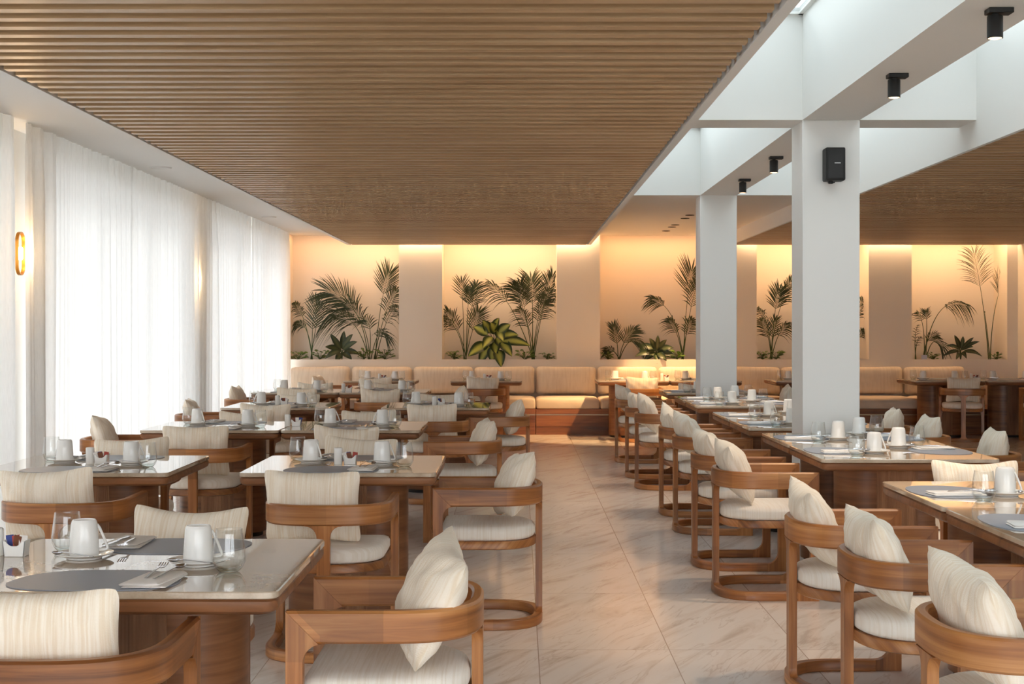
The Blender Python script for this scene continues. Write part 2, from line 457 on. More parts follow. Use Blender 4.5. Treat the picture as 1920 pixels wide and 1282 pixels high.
# ------------------------------------------------------------------ mesh builder
class MB:
    def __init__(s):
        s.v, s.f, s.uv = [], [], []

    def add(s, verts, faces, uvs=None, grain=0):
        b = len(s.v)
        s.v += [tuple(p) for p in verts]
        for k, fc in enumerate(faces):
            s.f.append([b + i for i in fc])
            if uvs:
                s.uv.append(uvs[k])
            else:
                o = [i for i in range(3) if i != grain]
                s.uv.append([(verts[i][grain], verts[i][o[0]] + 0.83 * verts[i][o[1]]) for i in fc])
        return s

    def box(s, x0, x1, y0, y1, z0, z1, grain=0):
        v = [(x0, y0, z0), (x1, y0, z0), (x1, y1, z0), (x0, y1, z0), (x0, y0, z1), (x1, y0, z1), (x1, y1, z1), (x0, y1, z1)]
        return s.add(v, [(0, 3, 2, 1), (4, 5, 6, 7), (0, 1, 5, 4), (1, 2, 6, 5), (2, 3, 7, 6), (3, 0, 4, 7)], grain=grain)

    def prism(s, poly, axis, a, b, grain=2):
        """poly 2D; axis 0: (y,z), 1: (x,z), 2: (x,y)"""
        def mk(p, t):
            return (t, p[0], p[1]) if axis == 0 else ((p[0], t, p[1]) if axis == 1 else (p[0], p[1], t))
        n = len(poly)
        v = [mk(p, a) for p in poly] + [mk(p, b) for p in poly]
        f = [list(range(n))[::-1], [n + i for i in range(n)]]
        f += [[i, (i + 1) % n, n + (i + 1) % n, n + i] for i in range(n)]
        return s.add(v, f, grain=grain)

    def loft(s, rings, cap0=True, cap1=True, uvs=True, grain=0):
        n = len(rings[0]); v = [p for r in rings for p in r]; f = []
        for k in range(len(rings) - 1):
            for i in range(n):
                j = (i + 1) % n
                f.append([k * n + i, k * n + j, (k + 1) * n + j, (k + 1) * n + i])
        if cap0: f.append(list(range(n))[::-1])
        if cap1: f.append([(len(rings) - 1) * n + i for i in range(n)])
        return s.add(v, f, grain=grain)

    def lathe(s, prof, seg=32, c=(0, 0, 0)):
        v, f = [], []
        for r, z in prof:
            for k in range(seg):
                a = 2 * PI * k / seg
                v.append((c[0] + r * math.cos(a), c[1] + r * math.sin(a), c[2] + z))
        for i in range(len(prof) - 1):
            for k in range(seg):
                j = (k + 1) % seg
                f.append([i * seg + k, i * seg + j, (i + 1) * seg + j, (i + 1) * seg + k])
        return s.add(v, f)

    def sweep(s, path, sec, closed=False):
        """horizontal sweep; sec = list of (n, z) offsets, path = list of (x, y, z)"""
        P = [Vector(p) for p in path]; n = len(P); m = len(sec)
        v, L = [], [0]
        for i in range(n):
            a = P[i - 1] if (i > 0 or closed) else P[i]
            b = P[(i + 1) % n] if (i < n - 1 or closed) else P[i]
            t = (b - a); t.z = 0; t.normalize()
            nr = Vector((t.y, -t.x, 0))
            for (o, z) in sec:
                q = P[i] + nr * o; v.append((q.x, q.y, q.z + z))
            if i: L.append(L[-1] + (P[i] - P[i - 1]).length)
        per = [0]
        for k in range(m): per.append(per[-1] + math.hypot(sec[(k + 1) % m][0] - sec[k][0], sec[(k + 1) % m][1] - sec[k][1]))
        f, uv = [], []
        for i in range(n - 1 + (1 if closed else 0)):
            j = (i + 1) % n
            for k in range(m):
                k2 = (k + 1) % m
                f.append([i * m + k, i * m + k2, j * m + k2, j * m + k])
                u0 = L[i]; u1 = L[j] if j else L[i] + 0.02
                uv.append([(u0, per[k]), (u0, per[k + 1]), (u1, per[k + 1]), (u1, per[k])])
        if not closed:
            f.append([k for k in range(m)][::-1]); uv.append([(sec[k][0], sec[k][1]) for k in range(m)][::-1])
            f.append([(n - 1) * m + k for k in range(m)]); uv.append([(sec[k][0], sec[k][1]) for k in range(m)])
        return s.add(v, f, uv)

    def tube(s, path, rad, seg=8, cap=True):
        P = [Vector(p) for p in path]; n = len(P)
        R = rad if isinstance(rad, (list, tuple)) else [rad] * n
        v, f = [], []
        prev = None
        for i in range(n):
            t = (P[min(i + 1, n - 1)] - P[max(i - 1, 0)]).normalized()
            if prev is None:
                up = Vector((0, 0, 1)) if abs(t.z) < 0.9 else Vector((1, 0, 0))
                a = t.cross(up).normalized()
            else:
                a = (prev - t * prev.dot(t)).normalized()
            prev = a
            b = t.cross(a)
            for k in range(seg):
                q = P[i] + (a * math.cos(2 * PI * k / seg) + b * math.sin(2 * PI * k / seg)) * R[i]
                v.append(tuple(q))
        for i in range(n - 1):
            for k in range(seg):
                j = (k + 1) % seg
                f.append([i * seg + k, i * seg + j, (i + 1) * seg + j, (i + 1) * seg + k])
        if cap:
            f.append(list(range(seg))[::-1]); f.append([(n - 1) * seg + k for k in range(seg)])
        return s.add(v, f)

    def grid(s, fn, nu, nv):
        v, f, uv = [], [], []
        for j in range(nv + 1):
            for i in range(nu + 1):
                v.append(fn(i / nu, j / nv))
        for j in range(nv):
            for i in range(nu):
                f.append([j * (nu + 1) + i, j * (nu + 1) + i + 1, (j + 1) * (nu + 1) + i + 1, (j + 1) * (nu + 1) + i])
        return v, f

    def mesh(s, name, mat, angle=40, fix=True):
        me = bpy.data.meshes.new(name)
        me.from_pydata(s.v, [], s.f)
        ul = me.uv_layers.new(name='UVMap')
        k = 0
        for u in s.uv:
            for p in u:
                ul.data[k].uv = p; k += 1
        me.materials.append(mat)
        if fix:
            bm = bmesh.new(); bm.from_mesh(me)
            bmesh.ops.recalc_face_normals(bm, faces=bm.faces)
            bm.to_mesh(me); bm.free()
        me.shade_smooth()
        me.set_sharp_from_angle(angle=math.radians(angle))
        me.update()
        return me

    def build(s, name, mat, parent=None, bevel=0, angle=40, fix=True):
        o = bpy.data.objects.new(name, s.mesh(name, mat, angle, fix))
        COL.objects.link(o)
        if parent: o.parent = parent
        if bevel:
            b = o.modifiers.new('bevel', 'BEVEL'); b.width = bevel; b.segments = 2; b.limit_method = 'ANGLE'; b.angle_limit = math.radians(40)
        return o


def tag(o, label=None, cat=None, group=None, kind=None):
    if label: o['label'] = label
    if cat: o['category'] = cat
    if group: o['group'] = group
    if kind: o['kind'] = kind
    return o


def empty(name, loc=(0, 0, 0), rz=0):
    o = bpy.data.objects.new(name, None); COL.objects.link(o)
    o.empty_display_size = 0.1
    o.location = loc; o.rotation_euler = (0, 0, rz)
    return o


KIDS = {}
def kids(o):
    if o.name not in KIDS: KIDS[o.name] = [c for c in o.children]
    return KIDS[o.name]


def dup(o, parent=None):
    c = o.copy(); COL.objects.link(c)
    if parent: c.parent = parent
    for ch in kids(o): dup(ch, c)
    return c


USED = {}
def place(proto, loc, rz=0, label=None, group=None, rot=None, cat=None, scale=None):
    if proto.name in USED:
        o = dup(proto)
    else:
        kids(proto)
        for ch in proto.children: kids(ch)
        USED[proto.name] = 1
        o = proto
    o.location = loc
    o.rotation_euler = rot if rot else (0, 0, rz)
    if scale: o.scale = scale
    tag(o, label, cat, group)
    return o


def struct(mb, name, mat, bevel=0):
    o = mb.build(name, mat, None, bevel)
    o['kind'] = 'structure'
    return o


# ------------------------------------------------------------------ room shell
struct(MB().box(-4.0, 7.4, -2.4, 21.3, -0.12, 0), 'floor', M['floor'])
# ceiling slabs at 2.77 with the skylight wells left open
CZ = 2.77
TOP = 3.6
c = MB()
c.box(-3.95, 1.01, -2.4, 21.3, CZ, TOP)
c.box(2.96, 7.4, -2.4, 21.3, CZ, TOP)
c.box(1.01, 2.96, 14.58, 21.3, CZ, TOP)
c.box(1.01, 2.96, -2.4, -1.2, CZ, TOP)
struct(c, 'ceiling', M['paint'])
b = MB()
b.box(1.836, 2.206, -1.2, 14.58, CZ, SKY_Z)
struct(b, 'ceiling_beam', M['paint'])
for (y0, y1) in [(4.06, 4.43), (9.32, 9.69)]:
    for (xa, xb) in WELLS:
        struct(MB().box(xa, xb, y0, y1, CZ, SKY_Z), 'cross_beam', M['paint'])
# columns
for (y0, y1) in [(9.32, 9.69), (14.58, 14.95)]:
    struct(MB().box(1.836, 2.206, y0, y1, 0, CZ), 'column', M['paint'], 0.004)

# walls
w = MB()
w.box(-3.95, 7.4, NICHE_Y, 21.3, 0, CZ)                       # niche backs
struct(w, 'wall_back', M['plaster'])
w = MB()
edges = [-3.95] + [e for nn in NICHES for e in nn] + [7.4]
for k in range(0, len(edges), 2):
    struct(MB().box(edges[k], edges[k + 1], PIER_Y, NICHE_Y, SILL, CZ), 'wall_pier', M['plaster'])
w.box(-3.95, 7.4, PIER_Y, NICHE_Y, 0, SILL - 0.03)
struct(MB().box(-3.95, 7.4, PIER_Y, 20.40, SILL - 0.03, SILL), 'wall_ledge', M['plaster'])
struct(w, 'trim_3', M['plaster'])  # solid back wall below the niche sills
struct(MB().box(7.05, 7.4, -2.4, PIER_Y, 0, CZ), 'wall_right', M['plaster'])
w = MB()
w.box(-3.95, -3.3, -2.7, -2.4, 0, TOP); w.box(1.6, 2.0, -2.7, -2.4, 0, TOP); w.box(6.8, 7.4, -2.7, -2.4, 0, TOP)
for (a, bb) in [(-3.3, 1.6), (2.0, 6.8)]:
    w.box(a, bb, -2.7, -2.4, 0, 0.4); w.box(a, bb, -2.7, -2.4, 2.55, TOP)
struct(w, 'wall_front', M['paint'])
for (a, bb) in [(-3.3, 1.6), (2.0, 6.8)]:  # unseen end-wall windows, added to give frontal fill daylight
    fr = MB()
    for q in range(4):
        xx = a + (bb - a - 0.05) * q / 3
        fr.box(xx, xx + 0.05, -2.6, -2.54, 0.4, 2.55)
    fo = struct(fr, 'window_front', M['frame'])
    MB().box(a, bb, -2.575, -2.565, 0.4, 2.55).build('window_pane', M['pane'], fo)
w = MB()
PIERS_L = [(-2.4, -1.5), (3.9, 4.4), (9.27, 10.05), (14.42, 15.2), (20.2, 21.3)]
for (a, bb) in PIERS_L:
    w.box(-3.9, -3.42, a, bb, 0, CZ)
w.box(-3.9, -3.5, -2.4, 21.3, 2.66, CZ)
struct(w, 'wall_left', M['paint'])
k = 1
for i in range(len(PIERS_L) - 1):
    y0, y1 = PIERS_L[i][1], PIERS_L[i + 1][0]
    n = max(1, round((y1 - y0) / 1.6))
    fr = MB()
    fr.box(-3.60, -3.54, y0, y1, 2.60, 2.66); fr.box(-3.60, -3.54, y0, y1, 0, 0.05)
    for q in range(n + 1):
        yy = y0 + (y1 - y0) * q / n
        fr.box(-3.60, -3.54, max(y0, yy - 0.03), min(y1, yy + 0.03), 0.05, 2.60)
    fo = struct(fr, 'window_%d' % k, M['frame'])
    MB().box(-3.575, -3.565, y0, y1, 0.05, 2.60).build('window_pane', M['pane'], fo)
    k += 1
struct(MB().box(-20, -3.95, -18, 26, -0.2, -0.05).box(-3.95, 14, -18, -2.75, -0.2, -0.05), 'terrace', M['paving'])  # front strip added, unseen, so less light reaches the slat faces
# skylight glazing
for (xa, xb) in WELLS:
    for (ya, yb) in WELL_Y:
        fr = MB()
        fr.box(xa, xb, ya, ya + 0.035, SKY_Z, SKY_Z + 0.04); fr.box(xa, xb, yb - 0.035, yb, SKY_Z, SKY_Z + 0.04)
        fr.box(xa, xa + 0.03, ya, yb, SKY_Z, SKY_Z + 0.04); fr.box(xb - 0.03, xb, ya, yb, SKY_Z, SKY_Z + 0.04)
        fo = struct(fr, 'window_%d' % k, M['paint'])
        MB().box(xa, xb, ya, yb, SKY_Z + 0.015, SKY_Z + 0.025).build('skylight_pane', M['skypane'], fo)
        k += 1

# dropped slatted ceiling panels
ZS = 2.595
END_Y = 20.2
def slat_panel(x0, x1, gapl, gapr, tl, tr, idx):
    root = struct(MB().box(x0, x1, -2.3, END_Y, ZS + 0.07, CZ), 'trim_%d' % idx, M['blackback'])
    t = MB()
    if tl: t.box(x0 - tl, x0, -2.3, END_Y, ZS, CZ)
    if tr: t.box(x1, x1 + tr, -2.3, END_Y, ZS, CZ)
    t.box(x0, x1, END_Y - 0.012, END_Y, ZS, CZ)
    t.build('panel_edge', M['paint'], root)
    s = MB()
    y = 5.208 - 0.153 * 49 - 0.061
    r = random.Random(3)
    while y < END_Y - 0.02:
        if y > -2.25:
            b0 = len(s.uv)
            s.box(x0 + gapl, x1 - gapr, y, min(y + 0.061, END_Y - 0.014), ZS, ZS + 0.055)
            off = r.random() * 40
            for q in range(b0, len(s.uv)): s.uv[q] = [(u + off, v + off * 3.7) for (u, v) in s.uv[q]]
        y += 0.153
    o = s.build('ceiling_slats', M['slat'], root)
    return root
slat_panel(-2.357, 0.962, 0.022, 0.022, 0.05, 0.048, 1)
slat_panel(2.99, 7.0, 0.0, 0.0, 0.03, 0.05, 2)

# ------------------------------------------------------------------ curtains
def curtain(y0, y1, label, seed, name='sheer_curtain', x0=-3.235, amp=0.046):
    r = random.Random(seed)
    L = y1 - y0
    n = int(L / 0.0105)
    ph, xs, k = 0, [], []
    f = 2 * PI / 0.22
    for i in range(n + 1):
        ph += (L / n) * f * (0.75 + 0.5 * (0.5 + 0.5 * math.sin(i * 0.021 + seed)))
        a = amp * (0.55 + 0.45 * math.sin(i * 0.045 + seed * 2.1))
        xs.append((a * math.sin(ph) + 0.22 * a * math.sin(2.3 * ph + seed) + 0.006 * math.sin(5.1 * ph + seed), 0.010 * math.sin(i * 0.017 + seed), ph))
    rows = [0.012, 0.4, 0.9, 1.4, 1.9, 2.3, 2.55, 2.63, 2.66, 2.745, 2.768]
    v, uv = [], []
    for z in rows:
        t = z / 2.77
        for i in range(n + 1):
            a, bs, p_ = xs[i]
            am = 1.0 if z < 2.5 else (0.75 if z < 2.65 else 0.55)
            drift = 0.010 * math.sin(p_ * 0.31 + z * 1.1)
            px = x0 + a * am * (1.05 - 0.25 * t) + bs * (1 - t) + drift * (1 - t)
            if z > 2.65: px += 0.008 * math.sin(p_ * 3)
            v.append((px, y0 + L * i / n + 0.006 * math.sin(p_ * 0.5 + z * 2) * (1 - t), z))
    m = MB()
    fcs, uvs = [], []
    for j in range(len(rows) - 1):
        for i in range(n):
            q = [j * (n + 1) + i, j * (n + 1) + i + 1, (j + 1) * (n + 1) + i + 1, (j + 1) * (n + 1) + i]
            fcs.append(q)
            uvs.append([(v[t_][1] * 1.3, v[t_][2]) for t_ in q])
    m.add(v, fcs, uvs)
    o = m.build(name, M['curtain'], None, 0, 180, fix=False)
    tag(o, label, 'curtain', 'sheer curtains along the window wall')
    return o

curtain(-2.2, 4.1, 'sheer white curtain panel running out of frame at far left', 1)
curtain(4.1, 9.22, 'sheer white curtain at the left edge, before the glowing wall sconce', 2)
curtain(9.43, 12.02, 'sheer white curtain with beige-lit fold just behind the glowing wall sconce', 3)
curtain(12.0, 14.46, 'sheer white curtain in the middle of the long window run', 4)
curtain(14.47, 17.4, 'sheer white curtain right of the second sconce glow', 5)
curtain(17.385, 20.25, 'sheer white curtain ending at the planted back wall', 6)

# ------------------------------------------------------------------ wall sconces
def capsule(h, r, n=12):
    pts = []
    for i in range(n + 1): pts.append((r * math.cos(PI * i / n), h / 2 - r + r * math.sin(PI * i / n)))
    for i in range(n + 1): pts.append((-r * math.cos(PI * i / n), -(h / 2 - r) - r * math.sin(PI * i / n)))
    return pts

def sconce(y, z, label, power=6):
    root = empty('wall_sconce', (-3.42, y, z))
    # ring in the y-z plane standing in front of the wall
    outer, inner = capsule(0.29, 0.068), capsule(0.274, 0.06)
    m = MB()
    n = len(outer)
    v = [(0.088, p[0], p[1]) for p in outer] + [(0.11, p[0], p[1]) for p in outer] + [(0.11, p[0], p[1]) for p in inner] + [(0.088, p[0], p[1]) for p in inner]
    f = []
    for a in range(4):
        bb = (a + 1) % 4
        for i in range(n):
            j = (i + 1) % n
            f.append([a * n + i, a * n + j, bb * n + j, bb * n + i])
    m.add(v, f)
    m.build('brass_ring', M['brass'], root)
    MB().prism(capsule(0.2, 0.045), 0, 0.0, 0.012).build('back_plate', M['brass'], root)
    MB().box(0.012, 0.085, -0.006, 0.006, -0.006, 0.006).build('arm', M['brass'], root)
    MB().lathe([(0.001, -0.045), (0.014, -0.042), (0.019, -0.03), (0.019, 0.03), (0.014, 0.042), (0.001, 0.045)], 16, (0.098, 0, 0)).build('lamp_tube', M['bulb'], root)
    tag(root, label, 'wall lamp', 'capsule sconces on the window piers')
    d = bpy.data.lights.new('sconce_glow', 'POINT'); d.energy = power; d.color = WARM2; d.shadow_soft_size = 0.05
    lo = bpy.data.objects.new('sconce_glow', d); COL.objects.link(lo); lo.location = (-3.42 + 0.13, y - 0.06, z)
    return root

sconce(9.59, 1.92, 'brass capsule ring sconce glowing in the gap between the left curtains', 7)
sconce(14.66, 1.92, 'brass sconce mostly hidden by the curtain fold farther down the window wall', 7)

# ------------------------------------------------------------------ ceiling fittings
for (x, y, lab) in [(-3.0, 12.06, 'round white ceiling vent above the window curtains, the nearer one'), (-3.02, 17.4, 'round white ceiling vent above the curtains, the farther one')]:
    o = MB().lathe([(0.001, 0), (0.055, 0), (0.062, -0.006), (0.085, -0.008), (0.09, 0.0), (0.09, 0.004)], 32).build('ceiling_vent', M['paint'])
    o.location = (x, y, CZ - 0.003)
    tag(o, lab, 'ceiling vent', 'round vents above the curtains')

dl = empty('recessed_downlight')
MB().lathe([(0.03, 0.0), (0.034, -0.006), (0.052, -0.006), (0.055, 0.0)], 24).build('trim_ring', M['black'], dl)
MB().lathe([(0.001, -0.001), (0.03, -0.001)], 24).build('lens', M['lens'], dl)
DLY = [17.1, 17.6, 18.7, 19.1, 19.86]
DLL = ['nearest', 'second nearest', 'middle', 'fourth', 'farthest']
for y, s_ in zip(DLY, DLL):
    place(dl, (2.03, y, CZ - 0.001), 0, 'small black recessed downlight in the flat ceiling, %s of the five' % s_, 'recessed downlights', cat='downlight')
    if y in (17.1, 18.7, 19.86):
        d = bpy.data.lights.new('downlight_beam', 'SPOT'); d.energy = 230; d.color = (1, 0.6, 0.27); d.spot_size = math.radians(78); d.spot_blend = 0.35; d.shadow_soft_size = 0.03
        o = bpy.data.objects.new('downlight_beam', d); COL.objects.link(o); o.location = (2.03, y, CZ - 0.012)
        aim = {17.1: (1.45, 18.25, 0.7), 18.7: (1.1, 18.9, 0.5), 19.86: (2.1, 20.0, 0.5)}[y]
        o.rotation_euler = (Vector(aim) - o.location).to_track_quat('-Z', 'Y').to_euler()
        d.spot_size = math.radians(46)

sp = empty('ceiling_spotlight')
MB().box(-0.035, 0.07, -0.035, 0.035, -0.022, 0).build('mount_plate', M['black'], sp, 0.003)
MB().box(-0.012, 0.012, -0.012, 0.012, -0.034, -0.02).build('swivel', M['black'], sp)
cyl = MB().lathe([(0.001, -0.03), (0.031, -0.03), (0.033, -0.034), (0.033, -0.125), (0.029, -0.125), (0.027, -0.112)], 28).build('lamp_cylinder', M['black'], sp)
MB().lathe([(0.001, -0.129), (0.018, -0.1275), (0.0285, -0.1245)], 24).build('lamp_lens', M['lens'], cyl)
for (x, y, tx, lab) in [(2.01, 6.08, 5, 'black cylinder spotlight under the beam, top right corner of the photo'),
                        (1.99, 7.64, -4, 'black cylinder spotlight under the beam, just before the speaker column'),
                        (2.0, 11.3, 9, 'black cylinder spotlight tilted on the beam behind the speaker column'),
                        (2.02, 13.0, 0, 'black cylinder spotlight on the beam nearest the farther column')]:
    o = place(sp, (x, y, CZ), 0, lab, 'black spotlights under the beam', cat='spotlight')
    if o is not sp or True:
        for ch in o.children:
            if ch.name.startswith('lamp_cylinder'):
                ch.rotation_euler = (0, 0, 0)
    d = bpy.data.lights.new('spotlight_beam', 'SPOT'); d.energy = 42; d.color = (1, 0.68, 0.42); d.spot_size = math.radians(66); d.spot_blend = 0.18; d.shadow_soft_size = 0.02
    l_ = bpy.data.objects.new('spotlight_beam', d); COL.objects.link(l_); l_.location = (x, y, CZ - 0.135)
    l_.rotation_euler = (0, math.radians(12), 0)

# loudspeaker on the front of the nearer column
ls = empty('wall_loudspeaker', (2.018, 9.32, 2.47))
MB().prism([(-0.056, -0.105), (0.056, -0.105), (0.062, -0.10), (0.062, 0.10), (0.056, 0.105), (-0.056, 0.105), (-0.062, 0.10), (-0.062, -0.10)], 1, -0.15, -0.035).build('cabinet', M['speakergrille'], ls, 0.006)
MB().box(-0.05, 0.05, -0.153, -0.149, -0.093, 0.093).build('grille', M['black'], ls, 0.002)
MB().box(-0.008, 0.03, -0.156, -0.152, 0.002, 0.008).build('badge', M['badge'], ls)
MB().box(-0.02, 0.02, -0.04, 0.0, -0.11, 0.11).build('wall_bracket', M['black'], ls, 0.002)
MB().lathe([(0.001, -0.122), (0.014, -0.122), (0.014, -0.1), (0.001, -0.1)], 16, (-0.02, -0.09, 0)).build('knob', M['black'], ls)
tag(ls, 'black loudspeaker mounted high on the nearer white column', 'loudspeaker')

# ------------------------------------------------------------------ banquette
BF, BB = 19.27, PIER_Y
PER = 0.86
bx0 = 0.228
for (xa, xb, lab) in [(-3.2, 0.222, 'wooden banquette base under the left half of the back wall'), (0.228, 3.66, 'wooden banquette base in the middle, at the end of the aisle'), (3.666, 7.04, 'wooden banquette base in the shaded right corner')]:
    root = empty('banquette_bench', ((xa + xb) / 2, (BF + BB) / 2, 0))
    ox, oy = (xa + xb) / 2, (BF + BB) / 2
    MB().box(xa - ox, xb - ox, BF + 0.02 - oy, BB - oy - 0.002, 0.0, 0.115).build('plinth', M['benchwood'], root, 0.002)
    MB().box(xa - ox, xb - ox, BF - oy, BB - oy - 0.002, 0.115, 0.262).build('front_panel', M['benchwood'], root, 0.002)
    MB().box(xa - ox, xb - ox, BF + 0.012 - oy, BB - oy - 0.002, 0.262, 0.274).build('metal_strip', M['strip'], root)
    MB().box(xa - ox, xb - ox, BF - 0.01 - oy, BB - oy - 0.002, 0.274, 0.345).build('seat_rail', M['benchwood'], root, 0.003)
    tag(root, lab, 'bench', 'built-in banquette along the back wall')


def pillow_mb(W, H, T, pinch=0.08, n=22, wr=0.004, seed=0, p=2.4, sag=0.0, stripe=1.0):
    """pillow in the x-z plane, thickness along y, centred on the origin"""
    r = random.Random(seed)
    ph = [r.random() * 6.28 for _ in range(6)]
    m = MB()
    def pt(u, v, side):
        a, b_ = 2 * u - 1, 2 * v - 1
        ea = 1 - pinch * (1 - b_ * b_) if True else 1
        x = a * W / 2 * (1 - pinch * (1 - b_ * b_) * abs(a) ** 3)
        k9 = (abs(a) ** 9 + abs(b_) ** 9) ** (1 / 9) or 1
        k9 = max(abs(a), abs(b_)) / k9 if max(abs(a), abs(b_)) > 1e-6 else 1
        z = b_ * H / 2 * (1 - pinch * 1.15 * (1 - a * a) * abs(b_) ** 3)
        x *= k9; z *= k9
        z -= sag * (1 - a * a) * (0.5 + 0.5 * b_)
        t = T / 2 * (max(0, 1 - abs(a) ** p) ** 0.55) * (max(0, 1 - abs(b_) ** p) ** 0.55)
        edge = 1 - (1 - abs(a) ** 6) * (1 - abs(b_) ** 6)
        w_ = wr * (math.sin(9 * a + ph[0] + 3 * b_) * math.sin(7 * b_ + ph[1]) + 0.7 * math.sin(17 * a + ph[2] + 2 * b_) * (b_ * b_))
        y = side * (t + w_ * (1 - edge) * (t > 0.004))
        y += 0.012 * math.sin(a * 1.6 + ph[3]) * (W / 0.42)
        return (x, y, z)
    nu, nv = n, max(10, int(n * H / W))
    idx = {}
    V = []
    def vid(i, j, side):
        on = i in (0, nu) or j in (0, nv)
        k = (i, j, 0 if on else side)
        if k not in idx:
            uu = 0.5 - 0.5 * math.cos(PI * i / nu) * 0.55 - 0.225 * math.cos(PI) * 0 if False else None
            s_ = i / nu; t_ = j / nv
            s_ = s_ * 0.55 + 0.45 * (0.5 - 0.5 * math.cos(PI * s_)); t_ = t_ * 0.55 + 0.45 * (0.5 - 0.5 * math.cos(PI * t_))
            idx[k] = len(V); V.append(pt(s_, t_, side))
        return idx[k]
    Fc, UV = [], []
    for side in (1, -1):
        for j in range(nv):
            for i in range(nu):
                q = [vid(i, j, side), vid(i + 1, j, side), vid(i + 1, j + 1, side), vid(i, j + 1, side)]
                if side == 1: q = q[::-1]
                Fc.append(q); UV.append([(V[t][0] * stripe, V[t][2] + side) for t in q])
    m.add(V, Fc, UV)
    return m


def block_cushion(W, D, H, r=0.03, bulge=0.012, n=14):
    """seat cushion centred in x/y, base at z 0"""
    V, Fc, UV = [], [], []
    def rr(inset, z, bul=0):
        pts = []
        R = max(0.012, r - inset * 0.3)
        hw, hd = W / 2 - inset, D / 2 - inset
        for (cx, cy_, a0) in [(hw - R, hd - R, 0), (-hw + R, hd - R, 90), (-hw + R, -hd + R, 180), (hw - R, -hd + R, 270)]:
            for k in range(7):
                a = math.radians(a0 + 15 * k)
                pts.append((cx + R * math.cos(a), cy_ + R * math.sin(a), z))
        return pts
    rings = [rr(0.02, 0), rr(0.004, 0.01), rr(0, 0.03), rr(0, H * 0.55), rr(0.004, H * 0.82), rr(0.02, H * 0.96), rr(0.06, H + bulge * 0.5), rr(0.16, H + bulge)]
    return MB().loft(rings, grain=1)


back_protos = [pillow_mb(0.855, 0.40, 0.22, 0.035, 26, 0.004, s, p=5, stripe=0.6).build('banquette_back_cushion', M['bench']) for s in (11, 12)]
seat_proto = block_cushion(0.852, 0.86, 0.135).build('banquette_seat_cushion', M['bench'])
ORD = ['first', 'second', 'third', 'fourth', 'fifth', 'sixth', 'seventh', 'eighth', 'ninth', 'tenth', 'eleventh', 'twelfth']
xs_b = [bx0 + PER * (k + 0.5) for k in range(-4, 8)]
for k, x in enumerate(xs_b):
    if x + 0.43 > 7.05: continue
    pr = back_protos[k % 2]
    tilt = math.radians(random.uniform(5, 8))
    place(pr, (x, 20.17, 0.694), 0, 'beige upright back cushion on the banquette, %s counting from the curtains' % ORD[k], 'banquette back cushions',
          rot=(-tilt, math.radians(random.uniform(-1.2, 1.2)), math.radians(random.uniform(-2, 2))), cat='cushion')
    place(seat_proto, (x, 19.69, 0.345), 0, 'beige flat seat cushion on the banquette, %s counting from the curtains' % ORD[k], 'banquette seat cushions', cat='cushion')

# ------------------------------------------------------------------ chair
def arc(cx, cy_, r, a0, a1, n=6):
    return [(cx + r * math.cos(math.radians(a0 + (a1 - a0) * i / n)), cy_ + r * math.sin(math.radians(a0 + (a1 - a0) * i / n))) for i in range(n + 1)]


def u_path(hw, yf, y0, yb, n=2.7, k=14, front_pts=4):
    pts = [(hw, yf - (yf - y0) * i / front_pts) for i in range(front_pts)]
    for i in range(k * 2 + 1):
        t = PI * i / (2 * k)
        cx = math.cos(t); sx = math.sin(t)
        pts.append((hw * math.copysign(abs(cx) ** (2 / n), cx) if abs(cx) > 1e-9 else 0, y0 - (y0 - yb) * abs(sx) ** (2 / n)))
    pts += [(-hw, y0 + (yf - y0) * i / front_pts) for i in range(1, front_pts + 1)]
    return pts


